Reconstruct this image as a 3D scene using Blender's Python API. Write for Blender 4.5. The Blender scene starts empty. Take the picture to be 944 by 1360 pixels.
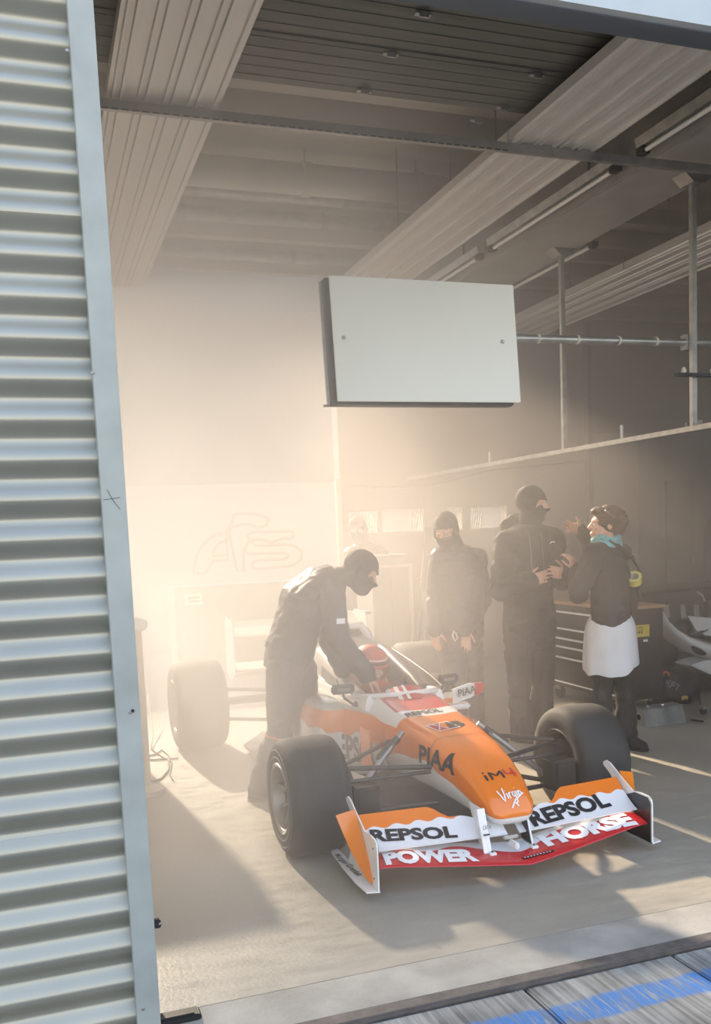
import bpy, bmesh, math, random
import numpy as np
from mathutils import Vector, Matrix, Quaternion, noise
from mathutils.bvhtree import BVHTree
random.seed(7)
S = bpy.context.scene
COL = S.collection
# ------------------------------------------------------------------ camera
FPX, PY0, YAW, TILT, ROLL, EYE = 1216.94, 830.0, 0.330827, -0.102140, -0.0413896, 1.55
_f = Vector((math.sin(YAW)*math.cos(TILT), math.cos(YAW)*math.cos(TILT), math.sin(TILT)))
_r = Vector((math.cos(YAW), -math.sin(YAW), 0)); _u = _r.cross(_f)
CR = _r*math.cos(ROLL)+_u*math.sin(ROLL); CU = -_r*math.sin(ROLL)+_u*math.cos(ROLL)
cam = bpy.data.cameras.new('camera'); camo = bpy.data.objects.new('camera', cam); COL.objects.link(camo)
cam.sensor_fit = 'VERTICAL'; cam.sensor_height = 36; cam.lens = FPX/1360*36
cam.shift_y = (PY0-680)/1360; cam.clip_start = .05; cam.clip_end = 200
camo.matrix_world = Matrix(((CR.x, CU.x, -_f.x, 0), (CR.y, CU.y, -_f.y, 0), (CR.z, CU.z, -_f.z, EYE), (0, 0, 0, 1)))
S.camera = camo
def at(x, y, Y=None, X=None, Z=None):
    """world point seen at pixel (x, y) of the 944x1360 photograph on a plane of given depth / side / height"""
    d = _f+CR*((x-472)/FPX)-CU*((y-PY0)/FPX)
    t = Y/d.y if Y is not None else (X/d.x if X is not None else (Z-EYE)/d.z)
    return Vector((0, 0, EYE))+d*t
# ------------------------------------------------------------------ world, sun, exposure
SUN_EL, SUN_AZ = math.radians(27), math.radians(-6)      # azimuth from +Y towards +X
w = bpy.data.worlds.new('sky'); S.world = w; w.use_nodes = True
wn = w.node_tree.nodes; wl = w.node_tree.links
bg = wn['Background']
wtc = wn.new('ShaderNodeTexCoord'); wsx = wn.new('ShaderNodeSeparateXYZ'); wl.new(wtc.outputs['Generated'], wsx.inputs[0])
wr = wn.new('ShaderNodeValToRGB'); wl.new(wsx.outputs['Z'], wr.inputs[0])          # hazy bright sky: pale at the horizon, blue overhead
wr.color_ramp.elements[0].position = 0.0; wr.color_ramp.elements[0].color = (.90, .86, .78, 1)
wr.color_ramp.elements[1].position = 1.0; wr.color_ramp.elements[1].color = (.28, .40, .66, 1)
e_ = wr.color_ramp.elements.new(.30); e_.color = (.66, .73, .82, 1)
wl.new(wr.outputs[0], bg.inputs[0]); bg.inputs[1].default_value = 2.1
sl = bpy.data.lights.new('sun', 'SUN'); sl.energy = 14.6; sl.color = (1.0, .775, .55); sl.angle = math.radians(1.6)
so = bpy.data.objects.new('sun', sl); COL.objects.link(so)
sdir = Vector((math.sin(SUN_AZ)*math.cos(SUN_EL), math.cos(SUN_AZ)*math.cos(SUN_EL), math.sin(SUN_EL)))
so.rotation_euler = sdir.to_track_quat('Z', 'Y').to_euler(); so.location = sdir*30
S.view_settings.view_transform = 'Standard'; S.view_settings.look = 'None'
S.view_settings.gamma = 1; S.view_settings.use_curve_mapping = False
S.view_settings.exposure = 0.34
S.cycles.volume_bounces = 3; S.cycles.max_bounces = 6; S.cycles.diffuse_bounces = 3; S.cycles.glossy_bounces = 3
S.cycles.volume_step_rate = 2.0; S.cycles.sample_clamp_indirect = 4.0
# ------------------------------------------------------------------ materials
def mat(name, col, rough=.6, metal=0., var=.0, scale=8., bump=0., bscale=60., coat=0., stretch=None, spec=.5, trans=0.):
    m = bpy.data.materials.new(name); m.use_nodes = True
    n = m.node_tree.nodes; l = m.node_tree.links; p = n['Principled BSDF']
    p.inputs['Base Color'].default_value = (*col, 1); p.inputs['Roughness'].default_value = rough
    p.inputs['Metallic'].default_value = metal; p.inputs['Coat Weight'].default_value = coat
    p.inputs['Specular IOR Level'].default_value = spec
    p.inputs['Coat Roughness'].default_value = .06
    if trans: p.inputs['Transmission Weight'].default_value = trans
    tc = n.new('ShaderNodeTexCoord'); src = tc.outputs['Object']
    if stretch:
        mp = n.new('ShaderNodeMapping'); mp.inputs['Scale'].default_value = stretch; l.new(src, mp.inputs[0]); src = mp.outputs[0]
    if var:
        t = n.new('ShaderNodeTexNoise'); t.inputs['Scale'].default_value = scale; t.inputs['Detail'].default_value = 6
        l.new(src, t.inputs['Vector'])
        mx = n.new('ShaderNodeMix'); mx.data_type = 'RGBA'
        mx.inputs['A'].default_value = (*[max(0, c*(1-var)) for c in col], 1)
        mx.inputs['B'].default_value = (*[min(1, c*(1+var)) for c in col], 1)
        rp = n.new('ShaderNodeMapRange'); rp.inputs[1].default_value = .3; rp.inputs[2].default_value = .7
        l.new(t.outputs['Fac'], rp.inputs[0]); l.new(rp.outputs[0], mx.inputs['Factor'])
        l.new(mx.outputs['Result'], p.inputs['Base Color'])
        r2 = n.new('ShaderNodeMapRange'); r2.inputs[3].default_value = max(.03, rough*.8); r2.inputs[4].default_value = min(1, rough*1.2)
        l.new(t.outputs['Fac'], r2.inputs[0]); l.new(r2.outputs[0], p.inputs['Roughness'])
    if bump:
        t = n.new('ShaderNodeTexNoise'); t.inputs['Scale'].default_value = bscale; t.inputs['Detail'].default_value = 5
        l.new(src, t.inputs['Vector']); b = n.new('ShaderNodeBump'); b.inputs['Strength'].default_value = bump; b.inputs['Distance'].default_value = .01
        l.new(t.outputs['Fac'], b.inputs['Height']); l.new(b.outputs[0], p.inputs['Normal'])
    return m
M = {}
def dm(k, *a, **kw): M[k] = mat(k, *a, **kw)
dm('clad', (.38, .375, .32), .34, .6, .07, 3, .03, 30)
dm('jamb', (.345, .375, .355), .5, .15, .12, 6, .05, 40)
dm('header', (.42, .47, .50), .5, .1, .06, 4)
dm('header_band', (.10, .12, .15), .5)
dm('steel', (.32, .31, .30), .4, .7, .15, 12)
dm('darksteel', (.05, .05, .052), .45, .6, .2, 10)
dm('galv', (.42, .42, .40), .38, .75, .2, 14)
dm('black', (.012, .012, .013), .5)
dm('blackrubber', (.02, .02, .021), .85)
dm('deck', (.13, .128, .115), .55, .2, .25, 3, stretch=(.4, 6, 1))
dm('heater', (.64, .62, .59), .38, .35, .04, 4, stretch=(6, .4, 1))
dm('concrete', (.30, .29, .275), .85, 0, .15, 3, .2, 40)
dm('ceil', (.40, .375, .335), .85, 0, .2, 2, .2, 30, stretch=(.5, 3, 1))
dm('duct', (.45, .43, .40), .4, .5, .1, 4)
dm('white', (.94, .955, .87), .45, 0, .02, 2)
dm('greywall', (.20, .20, .195), .8, 0, .12, 1.5)
dm('panelA', (.27, .265, .25), .7, 0, .08, 2)
dm('panelB', (.13, .135, .135), .6, 0, .1, 2)
dm('sky_screen', (.13, .125, .115), .9, 0, .1, .3)
dm('trailer', (.34, .325, .30), .6, 0, .05, 2)
dm('asphalt', (.085, .085, .085), .9, 0, .2, 3)
dm('offwhite', (.62, .58, .50), .6, 0, .05, 2)
dm('line', (.10, .085, .065), .7)
dm('tube', (.75, .75, .72), .3)
dm('threshold', (.34, .32, .28), .8, 0, .22, 5, .3, 60)
dm('kerb', (.13, .115, .105), .7, .2, .3, 14, .3, 40)
dm('tyre', (.035, .034, .033), .78, 0, .35, 5, .15, 160)
dm('rim', (.24, .23, .22), .35, .8, .1, 8)
dm('carbon', (.016, .016, .017), .35, 0, .2, 40, coat=.3)
dm('carwhite', (.80, .80, .78), .25, coat=.5)
dm('orange', (.83, .235, .02), .25, coat=.6)
dm('red', (.50, .025, .03), .3, coat=.5)
dm('silver', (.55, .54, .50), .28, .5, coat=.4)
dm('ink', (.012, .012, .013), .5)
dm('inkgrey', (.16, .155, .15), .5)
dm('inkwhite', (.85, .85, .86), .45)
dm('inkred', (.55, .03, .03), .45)
dm('skin', (.58, .33, .23), .5, 0, .08, 40, spec=.35)
dm('nomex', (.018, .018, .02), .8, 0, .25, 20, .25, 220)
dm('overall', (.040, .039, .052), .5, 0, .2, 12, .25, 150)
dm('overall_grey', (.055, .049, .052), .42, 0, .2, 12, .25, 150)
dm('hoodie', (.014, .014, .015), .85, 0, .2, 12, .25, 180)
dm('blazer', (.040, .035, .034), .8, 0, .2, 14, .3, 200)
dm('shirt', (.66, .67, .69), .8, 0, .05, 8, .25, 60)
dm('trouser', (.017, .016, .016), .8, 0, .2, 12, .2, 160)
dm('scarf', (.16, .40, .43), .85, 0, .3, 16, .3, 120)
dm('hair', (.075, .042, .026), .6, 0, .5, 18, .6, 60, stretch=(1, 1, 6))
dm('piping', (.62, .13, .06), .6)
dm('suit_red', (.52, .08, .05), .6, 0, .2, 14)
dm('eye', (.75, .73, .70), .25)
dm('iris', (.03, .02, .015), .2)
dm('tape', (.66, .55, .12), .5)
dm('tapeside', (.62, .58, .42), .6)
dm('chest', (.030, .029, .029), .42, .2, .2, 6)
dm('chrome', (.75, .74, .72), .22, 1)
dm('handle_gleam', (.88, .88, .87), .45, .1)  # near-white base colour carries the light the handles reflect
dm('wood', (.42, .26, .13), .5, 0, .25, 5, stretch=(1, 8, 8))
dm('yellow', (.68, .52, .05), .5)
dm('zinc', (.36, .37, .36), .42, .7, .3, 9, .1, 40)
dm('gold', (.6, .45, .16), .3, 1)
dm('cable', (.02, .02, .02), .6)
def glass(name, col, rough, alpha):
    m = mat(name, col, rough); m.node_tree.nodes['Principled BSDF'].inputs['Alpha'].default_value = alpha; return m
M['pane'] = glass('pane', (.75, .78, .78), .08, .28)
M['screen'] = glass('screen', (.03, .03, .03), .08, .75)
# ------------------------------------------------------------------ mesh builder
def sm(o, ang=40):
    me = o.data
    me.polygons.foreach_set('use_smooth', [True]*len(me.polygons))
    try: me.set_sharp_from_angle(angle=math.radians(ang))
    except Exception: pass
def wpos(o):
    t = o.location.copy()
    if o.parent is not None: t = t+o.matrix_parent_inverse.translation+wpos(o.parent)
    return t
def link(name, me, m, parent=None):
    o = bpy.data.objects.new(name, me); COL.objects.link(o)
    if m is not None:
        for k in (m if isinstance(m, (list, tuple)) else [m]): me.materials.append(M[k] if isinstance(k, str) else k)
    if parent is not None:
        o.parent = parent; o.matrix_parent_inverse = Matrix.Translation(-wpos(parent))
    return o
def tag(o, label=None, cat=None, group=None, kind=None):
    for k, v in (('label', label), ('category', cat), ('group', group), ('kind', kind)):
        if v: o[k] = v
    return o
def thing(name, label, cat, loc=(0, 0, 0), group=None, kind=None):
    o = bpy.data.objects.new(name, None); o.empty_display_size = .1; COL.objects.link(o); o.location = loc
    return tag(o, label, cat, group, kind)
def frame(d, up=Vector((0, 0, 1))):
    d = Vector(d).normalized()
    if abs(d.dot(up)) > .98: up = Vector((0, 1, 0))
    r = d.cross(up).normalized(); u = r.cross(d).normalized()
    return r, u, d
class B:
    def __init__(s): s.v = []; s.f = []; s.mi = []
    def add(s, vs, fs, mi=0):
        k = len(s.v); s.v += [tuple(v) for v in vs]; s.f += [tuple(i+k for i in f) for f in fs]; s.mi += [mi]*len(fs); return s
    def box(s, c, d, rot=None, mi=0):
        c = Vector(c); R = rot if rot is not None else Matrix.Identity(3)
        vs = [c+R @ Vector((x*d[0]/2, y*d[1]/2, z*d[2]/2)) for x in (-1, 1) for y in (-1, 1) for z in (-1, 1)]
        return s.add(vs, [(0, 1, 3, 2), (4, 6, 7, 5), (0, 4, 5, 1), (2, 3, 7, 6), (0, 2, 6, 4), (1, 5, 7, 3)], mi)
    def bb(s, x0, x1, y0, y1, z0, z1, mi=0):
        return s.box(((x0+x1)/2, (y0+y1)/2, (z0+z1)/2), (abs(x1-x0), abs(y1-y0), abs(z1-z0)), None, mi)
    def loft(s, rings, closed=True, caps=True, mi=0):
        n = len(rings[0]); vs = [v for r in rings for v in r]; fs = []
        for i in range(len(rings)-1):
            for j in range(n if closed else n-1):
                a = i*n+j; b = i*n+(j+1) % n; fs.append((a, b, b+n, a+n))
        if caps and closed: fs.append(tuple(range(n))[::-1]); fs.append(tuple((len(rings)-1)*n+j for j in range(n)))
        return s.add(vs, fs, mi)
    def ring(s, c, r, u, rx, ry, n=12, p=2.0):
        out = []
        for j in range(n):
            a = 2*math.pi*j/n; ca, sa = math.cos(a), math.sin(a)
            out.append(Vector(c)+r*rx*math.copysign(abs(ca)**(2/p), ca)+u*ry*math.copysign(abs(sa)**(2/p), sa))
        return out
    def tube(s, path, rad, n=8, caps=True, mi=0):
        path = [Vector(p) for p in path]; rings = []; rr = rad if isinstance(rad, (list, tuple)) else [rad]*len(path)
        up = Vector((0, 0, 1))
        d0 = (path[1]-path[0]).normalized()
        if abs(d0.z) > .9: up = Vector((0, 1, 0))
        for i, p in enumerate(path):
            d = (path[min(i+1, len(path)-1)]-path[max(i-1, 0)]).normalized()
            r = d.cross(up)
            if r.length < 1e-3: r = Vector((1, 0, 0))
            r.normalize(); u = r.cross(d).normalized(); up = u
            rings.append(s.ring(p, r, u, rr[i], rr[i], n))
        return s.loft(rings, True, caps, mi)
    def cyl(s, a, b, r0, r1=None, n=16, mi=0): return s.tube([a, b], [r0, r0 if r1 is None else r1], n, True, mi)
    def cap(s, a, b, ra, rb, n=12):
        """capsule with tapering radius and rounded ends"""
        a, b = Vector(a), Vector(b); d = (b-a)
        if d.length < 1e-6: d = Vector((0, 0, 1e-4))
        r, u, dn = frame(d); rings = []
        for t in (-1, -.8, -.45): rings.append(s.ring(a+dn*ra*t, r, u, max(1e-3, ra*math.sqrt(max(0, 1-t*t))), max(1e-3, ra*math.sqrt(max(0, 1-t*t))), n))
        rings.append(s.ring(a, r, u, ra, ra, n)); rings.append(s.ring(b, r, u, rb, rb, n))
        for t in (.45, .8, 1): rings.append(s.ring(b+dn*rb*t, r, u, max(1e-3, rb*math.sqrt(max(0, 1-t*t))), max(1e-3, rb*math.sqrt(max(0, 1-t*t))), n))
        return s.loft(rings)
    def ell(s, c, rx, ry, rz, R=None, n=16, m=10):
        c = Vector(c); R = R if R is not None else Matrix.Identity(3); rings = []
        for i in range(m+1):
            t = -1+2*i/m; ph = t*math.pi/2*.995
            rings.append([c+R @ Vector((rx*math.cos(ph)*math.cos(2*math.pi*j/n), ry*math.cos(ph)*math.sin(2*math.pi*j/n), rz*math.sin(ph))) for j in range(n)])
        return s.loft(rings)
    def lathe(s, prof, c, axis, n=32, mi=0, caps=False):
        """prof: (along axis, radius)"""
        r, u, d = frame(axis); rings = [s.ring(Vector(c)+d*h, r, u, max(q, 1e-4), max(q, 1e-4), n) for h, q in prof]
        return s.loft(rings, True, caps, mi)
    def prism(s, poly, ext, mi=0):
        """poly: 3-D points of a planar outline, extruded by vector ext"""
        e = Vector(ext); n = len(poly); a = [Vector(p) for p in poly]
        return s.add(a+[p+e for p in a], [tuple(range(n))[::-1], tuple(range(n, 2*n))]+[(i, (i+1) % n, n+(i+1) % n, n+i) for i in range(n)], mi)
    def sheet(s, grid, th=.003, mi=0):
        """thick sheet through a grid of points"""
        a = [[Vector(p) for p in row] for row in grid]; R, Cn = len(a), len(a[0]); nr = []
        for i in range(R):
            for j in range(Cn):
                du = a[i][min(j+1, Cn-1)]-a[i][max(j-1, 0)]; dv = a[min(i+1, R-1)][j]-a[max(i-1, 0)][j]
                q = du.cross(dv); nr.append(q.normalized() if q.length > 1e-9 else Vector((0, 0, 1)))
        vs = [a[i][j]+nr[i*Cn+j]*th/2 for i in range(R) for j in range(Cn)]+[a[i][j]-nr[i*Cn+j]*th/2 for i in range(R) for j in range(Cn)]
        o = R*Cn; fs = []
        for i in range(R-1):
            for j in range(Cn-1):
                k = i*Cn+j; fs.append((k, k+1, k+Cn+1, k+Cn)); fs.append((o+k, o+k+Cn, o+k+Cn+1, o+k+1))
        ed = [(i, i+1) for i in range(Cn-1)]+[((i+1)*Cn-1, (i+2)*Cn-1) for i in range(R-1)]+[((R-1)*Cn+i+1, (R-1)*Cn+i) for i in range(Cn-1)]+[((i+1)*Cn, i*Cn) for i in range(R-1)]
        for p, q in ed: fs.append((q, p, o+p, o+q))
        return s.add(vs, fs, mi)
    def mesh(s, name):
        me = bpy.data.meshes.new(name); me.from_pydata(s.v, [], s.f); me.validate()
        bm = bmesh.new(); bm.from_mesh(me); bmesh.ops.recalc_face_normals(bm, faces=bm.faces); bm.to_mesh(me); bm.free()
        if len(s.mi) == len(me.polygons): me.polygons.foreach_set('material_index', s.mi)
        return me
    def build(s, name, m, parent=None, smooth=None, bevel=0):
        me = s.mesh(name)
        if bevel:
            bm = bmesh.new(); bm.from_mesh(me)
            bmesh.ops.bevel(bm, geom=[e for e in bm.edges if e.is_manifold and e.calc_face_angle(0) > .6], offset=bevel, segments=2, affect='EDGES', clamp_overlap=True)
            bm.to_mesh(me); bm.free()
        o = link(name, me, m, parent)
        if smooth or bevel: sm(o, smooth or 40)
        return o
def evalmesh(o, name):
    dg = bpy.context.evaluated_depsgraph_get(); dg.update()
    return bpy.data.meshes.new_from_object(o.evaluated_get(dg))
def remesh(b, name, m, parent, vox=.008, smooth=4, wrinkle=0, wscale=7., clip=None):
    """union of overlapping solids of B as one continuous smooth surface"""
    t = link(name+'_raw', b.mesh(name), None)
    md = t.modifiers.new('r', 'REMESH'); md.mode = 'VOXEL'; md.voxel_size = vox; md.use_smooth_shade = True
    if smooth: s_ = t.modifiers.new('s', 'SMOOTH'); s_.iterations = smooth; s_.factor = .5
    me = evalmesh(t, name); old = t.data; bpy.data.objects.remove(t); bpy.data.meshes.remove(old)
    if wrinkle:
        n = len(me.vertices); co = np.empty(n*3, 'f'); me.vertices.foreach_get('co', co); no = np.array([v.normal[:] for v in me.vertices], 'f'); co = co.reshape(-1, 3)
        d = np.array([noise.noise(Vector((c[0]*wscale, c[1]*wscale, c[2]*wscale*1.7)))+.5*noise.noise(Vector((c[0]*wscale*2.3+9, c[1]*wscale*2.3, c[2]*wscale*3.6))) for c in co], 'f')
        d = 1-2*np.abs(d)
        co = co+no*(d[:, None]*wrinkle); me.vertices.foreach_set('co', co.ravel())
    if clip:
        bm = bmesh.new(); bm.from_mesh(me)
        bmesh.ops.delete(bm, geom=[f for f in bm.faces if clip(f.calc_center_median())], context='FACES'); bm.to_mesh(me); bm.free()
    o = link(name, me, m, parent); me.polygons.foreach_set('use_smooth', [True]*len(me.polygons)); me.name = name
    return o
def text(body, o, u, v, h, m, parent, bvh=None, name='lettering', bold=.0, wide=1., off=.003, ital=0., maxe=.025, fit=None):
    """flat lettering, laid on the surface under it: o = lower left corner, u = reading direction, v = up, h = letter height"""
    cu = bpy.data.curves.new('t', 'FONT'); cu.body = body; cu.size = 1.0; cu.offset = bold; cu.shear = ital; cu.resolution_u = 3
    t = bpy.data.objects.new('t', cu); COL.objects.link(t); me = evalmesh(t, name); bpy.data.objects.remove(t)
    k = h/.70; o = Vector(o)
    if fit: xs_ = [x.co.x for x in me.vertices]; wide = fit/(k*(max(xs_)-min(xs_)))
    u = Vector(u).normalized(); v = Vector(v); v = (v-u*u.dot(v)).normalized(); n = u.cross(v)
    bm = bmesh.new(); bm.from_mesh(me); bmesh.ops.triangulate(bm, faces=bm.faces)
    for x in bm.verts: x.co = Vector((x.co.x*k*wide, x.co.y*k, 0))
    if bvh is not None:
        for _ in range(5):
            es = [e for e in bm.edges if e.calc_length() > maxe]
            if not es: break
            bmesh.ops.subdivide_edges(bm, edges=es, cuts=1); bmesh.ops.triangulate(bm, faces=bm.faces)
    for x in bm.verts:
        p = o+u*x.co.x+v*x.co.y
        if bvh is not None:
            hit = bvh.ray_cast(p+n*.5, -n, 1.0)
            if hit[0] is not None: p = hit[0]+(hit[1] if hit[1].dot(n) > 0 else -hit[1])*off
        else: p = p+n*off
        x.co = p
    bm.to_mesh(me); bm.free(); me.materials.clear()
    return link(name, me, m, parent)
def onto(bvh, x, y):
    """point of a surface that shows at photograph pixel (x, y)"""
    d = (_f+CR*((x-472)/FPX)-CU*((y-PY0)/FPX)).normalized(); h = bvh.ray_cast(Vector((0, 0, EYE)), d, 30); return h[0]
def decal(body, bl, br, tl, m, parent, bvh, **kw):
    a, b, c = onto(bvh, *bl), onto(bvh, *br), onto(bvh, *tl)
    if None in (a, b, c): print('DECAL off surface', body, a, b, c); return
    return text(body, a, b-a, c-a, (c-a).length, m, parent, bvh, fit=(b-a).length, **kw)
def bvh_of(*objs):
    v = []; f = []
    for o in objs:
        k = len(v); v += [x.co.copy() for x in o.data.vertices]; f += [[i+k for i in p.vertices] for p in o.data.polygons]
    return BVHTree.FromPolygons(v, f)
def strokes(lines, o, u, v, sx, sy, r, m, parent, bvh=None, name='lettering', off=.004):
    """lettering or outlines drawn as thin flat ribbons: lines in local (x, y)"""
    u = Vector(u).normalized(); v = Vector(v); v = (v-u*u.dot(v)).normalized(); n = u.cross(v); b = B(); o = Vector(o)
    for ln in lines:
        pts = []
        for i in range(len(ln)-1):
            L = max(1, int(math.hypot((ln[i+1][0]-ln[i][0])*sx, (ln[i+1][1]-ln[i][1])*sy)/.012)) if bvh else 1
            pts += [(ln[i][0]+(ln[i+1][0]-ln[i][0])*k/L, ln[i][1]+(ln[i+1][1]-ln[i][1])*k/L) for k in range(L)]
        pts.append(ln[-1]); P = []
        for x, y in pts:
            p = o+u*x*sx+v*y*sy; q = n
            if bvh is not None:
                hit = bvh.ray_cast(p+n*.5, -n, 1.0)
                if hit[0] is not None: q = hit[1] if hit[1].dot(n) > 0 else -hit[1]; p = hit[0]
            P.append((p+q*off, q))
        vs = []
        for i, (p, q) in enumerate(P):
            d = (P[min(i+1, len(P)-1)][0]-P[max(i-1, 0)][0]); t = d.cross(q).normalized()*r; vs += [p-t, p+t]
        b.add(vs, [(2*i, 2*i+1, 2*i+3, 2*i+2) for i in range(len(P)-1)])
    return b.build(name, m, parent)
def arc(cx, cy, rx, ry, a0, a1, n=14): return [(cx+rx*math.cos(math.radians(a0+(a1-a0)*i/n)), cy+ry*math.sin(math.radians(a0+(a1-a0)*i/n))) for i in range(n+1)]
# ================================================================== SETTING
def struct(o): o['kind'] = 'structure'; return o
def sempty(name, loc=(0, 0, 0)): return thing(name, None, None, loc, None, 'structure')
# floor of the garage: painted screed with saw-cut joints and wear
mf = mat('floor_paint', (.36, .335, .285), .42, 0, .0)
n = mf.node_tree.nodes; l = mf.node_tree.links; p = n['Principled BSDF']; tc = n['Texture Coordinate']
def noise_node(sc, det=6, stretch=None, rough=.55):
    t = n.new('ShaderNodeTexNoise'); t.inputs['Scale'].default_value = sc; t.inputs['Detail'].default_value = det; t.inputs['Roughness'].default_value = rough
    s_ = tc.outputs['Object']
    if stretch: mp = n.new('ShaderNodeMapping'); mp.inputs['Scale'].default_value = stretch; mp.inputs['Rotation'].default_value = (0, 0, .4); l.new(s_, mp.inputs[0]); s_ = mp.outputs[0]
    l.new(s_, t.inputs['Vector']); return t
a = noise_node(1.3, 8); b_ = noise_node(5, 10, (1, 3.5, 1), .7); c_ = noise_node(60, 3)
rp = n.new('ShaderNodeValToRGB'); rp.color_ramp.elements[0].color = (.27, .25, .205, 1); rp.color_ramp.elements[1].color = (.43, .395, .325, 1)
rp.color_ramp.elements[0].position = .3; rp.color_ramp.elements[1].position = .7
mx = n.new('ShaderNodeMath'); mx.operation = 'MULTIPLY_ADD'; mx.inputs[1].default_value = .5
mh = n.new('ShaderNodeMath'); mh.operation = 'MULTIPLY'; mh.inputs[1].default_value = .5
l.new(a.outputs['Fac'], mh.inputs[0]); l.new(b_.outputs['Fac'], mx.inputs[0]); l.new(mh.outputs[0], mx.inputs[2]); l.new(mx.outputs[0], rp.inputs[0]); l.new(rp.outputs[0], p.inputs['Base Color'])
rr = n.new('ShaderNodeMapRange'); rr.inputs[1].default_value = .35; rr.inputs[2].default_value = .65; rr.inputs[3].default_value = .30; rr.inputs[4].default_value = .5; l.new(b_.outputs['Fac'], rr.inputs[0]); l.new(rr.outputs[0], p.inputs['Roughness'])
bp = n.new('ShaderNodeBump'); bp.inputs['Strength'].default_value = .12; bp.inputs['Distance'].default_value = .01; l.new(c_.outputs['Fac'], bp.inputs['Height']); l.new(bp.outputs[0], p.inputs['Normal'])
M['floor'] = mf
struct(B().bb(-1.4, 9, 2.93, 16, -.3, 0).build('floor', 'floor'))
t1 = struct(B().bb(-1.4, 9, 2.70, 2.926, -.3, .0).build('trim_1', 'threshold'))
struct(B().bb(-1.4, 9, 2.635, 2.697, -.3, .004).build('trim_2', 'kerb', bevel=.006))
# broomed concrete slabs outside, blue painted line across them
mp_ = mat('paving', (.33, .33, .32), .9); n = mp_.node_tree.nodes; l = mp_.node_tree.links; p = n['Principled BSDF']
geo = n.new('ShaderNodeNewGeometry'); sx = n.new('ShaderNodeSeparateXYZ'); l.new(geo.outputs['Position'], sx.inputs[0])
def pn(sc, st, det=6):
    t = n.new('ShaderNodeTexNoise'); t.inputs['Scale'].default_value = sc; t.inputs['Detail'].default_value = det; mp = n.new('ShaderNodeMapping'); mp.inputs['Scale'].default_value = st; mp.inputs['Rotation'].default_value = (0, 0, -.12)
    l.new(geo.outputs['Position'], mp.inputs[0]); l.new(mp.outputs[0], t.inputs['Vector']); return t
g1 = pn(60, (1, .035, 1), 3); g2 = pn(5, (1, 1, 1)); g3 = pn(90, (1, .12, 1), 2)
r1 = n.new('ShaderNodeValToRGB'); r1.color_ramp.elements[0].color = (.10, .102, .098, 1); r1.color_ramp.elements[1].color = (.31, .315, .30, 1); r1.color_ramp.elements[0].position = .36; r1.color_ramp.elements[1].position = .62
ad = n.new('ShaderNodeMath'); ad.operation = 'MULTIPLY_ADD'; ad.inputs[1].default_value = .45; mu = n.new('ShaderNodeMath'); mu.operation = 'MULTIPLY'; mu.inputs[1].default_value = .55
l.new(g1.outputs['Fac'], mu.inputs[0]); l.new(g2.outputs['Fac'], ad.inputs[0]); l.new(mu.outputs[0], ad.inputs[2]); l.new(ad.outputs[0], r1.inputs[0])
def stepnode(v, edge, soft, up=True):
    q = n.new('ShaderNodeMapRange'); q.inputs[1].default_value = edge-soft; q.inputs[2].default_value = edge+soft; q.inputs[3].default_value = 0 if up else 1; q.inputs[4].default_value = 1 if up else 0
    l.new(v, q.inputs[0]); return q.outputs[0]
yw = n.new('ShaderNodeMath'); yw.operation = 'MULTIPLY_ADD'; yw.inputs[1].default_value = .05; l.new(g2.outputs['Fac'], yw.inputs[0]); l.new(sx.outputs['Y'], yw.inputs[2])
s1 = stepnode(yw.outputs[0], 2.392, .01); s2 = stepnode(yw.outputs[0], 2.515, .01, False); s3 = stepnode(g3.outputs['Fac'], .40, .12); s4 = stepnode(g1.outputs['Fac'], .36, .1)
m1 = n.new('ShaderNodeMath'); m1.operation = 'MULTIPLY'; l.new(s1, m1.inputs[0]); l.new(s2, m1.inputs[1])
m2 = n.new('ShaderNodeMath'); m2.operation = 'MULTIPLY'; l.new(m1.outputs[0], m2.inputs[0]); l.new(s3, m2.inputs[1])
m3 = n.new('ShaderNodeMath'); m3.operation = 'MULTIPLY'; l.new(m2.outputs[0], m3.inputs[0]); l.new(s4, m3.inputs[1])
mixb = n.new('ShaderNodeMix'); mixb.data_type = 'RGBA'; mixb.inputs['B'].default_value = (.055, .17, .42, 1); l.new(m3.outputs[0], mixb.inputs['Factor']); l.new(r1.outputs[0], mixb.inputs['A']); l.new(mixb.outputs['Result'], p.inputs['Base Color'])
bp = n.new('ShaderNodeBump'); bp.inputs['Strength'].default_value = .8; bp.inputs['Distance'].default_value = .012; l.new(g1.outputs['Fac'], bp.inputs['Height']); l.new(bp.outputs[0], p.inputs['Normal'])
M['paving'] = mp_
pav = sempty('pavement', (1, 1.5, 0))
sl0 = None
for i in range(10):
    for j in range(3):
        x = -1.85+.6*i; y = 2.03-1.2*j
        if sl0 is None: sl0 = B().box((0, 0, -.16), (.590, 1.190, .30)).build('slab', 'paving', pav, bevel=.006); o = sl0
        else: o = sl0.copy(); COL.objects.link(o)
        o.matrix_parent_inverse = Matrix.Identity(4); o.location = Vector((x, y, .0))-pav.location
struct(B().bb(-8, 14, -14, -.97, -.4, -.02).build('apron', 'asphalt'))
struct(B().bb(-8, 14, -.97, 2.63, -.4, -.2).build('pavement_bed', 'kerb'))
struct(B().bb(-12, 16, 16, 40, -.4, -.02).build('paddock', 'concrete'))
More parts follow.
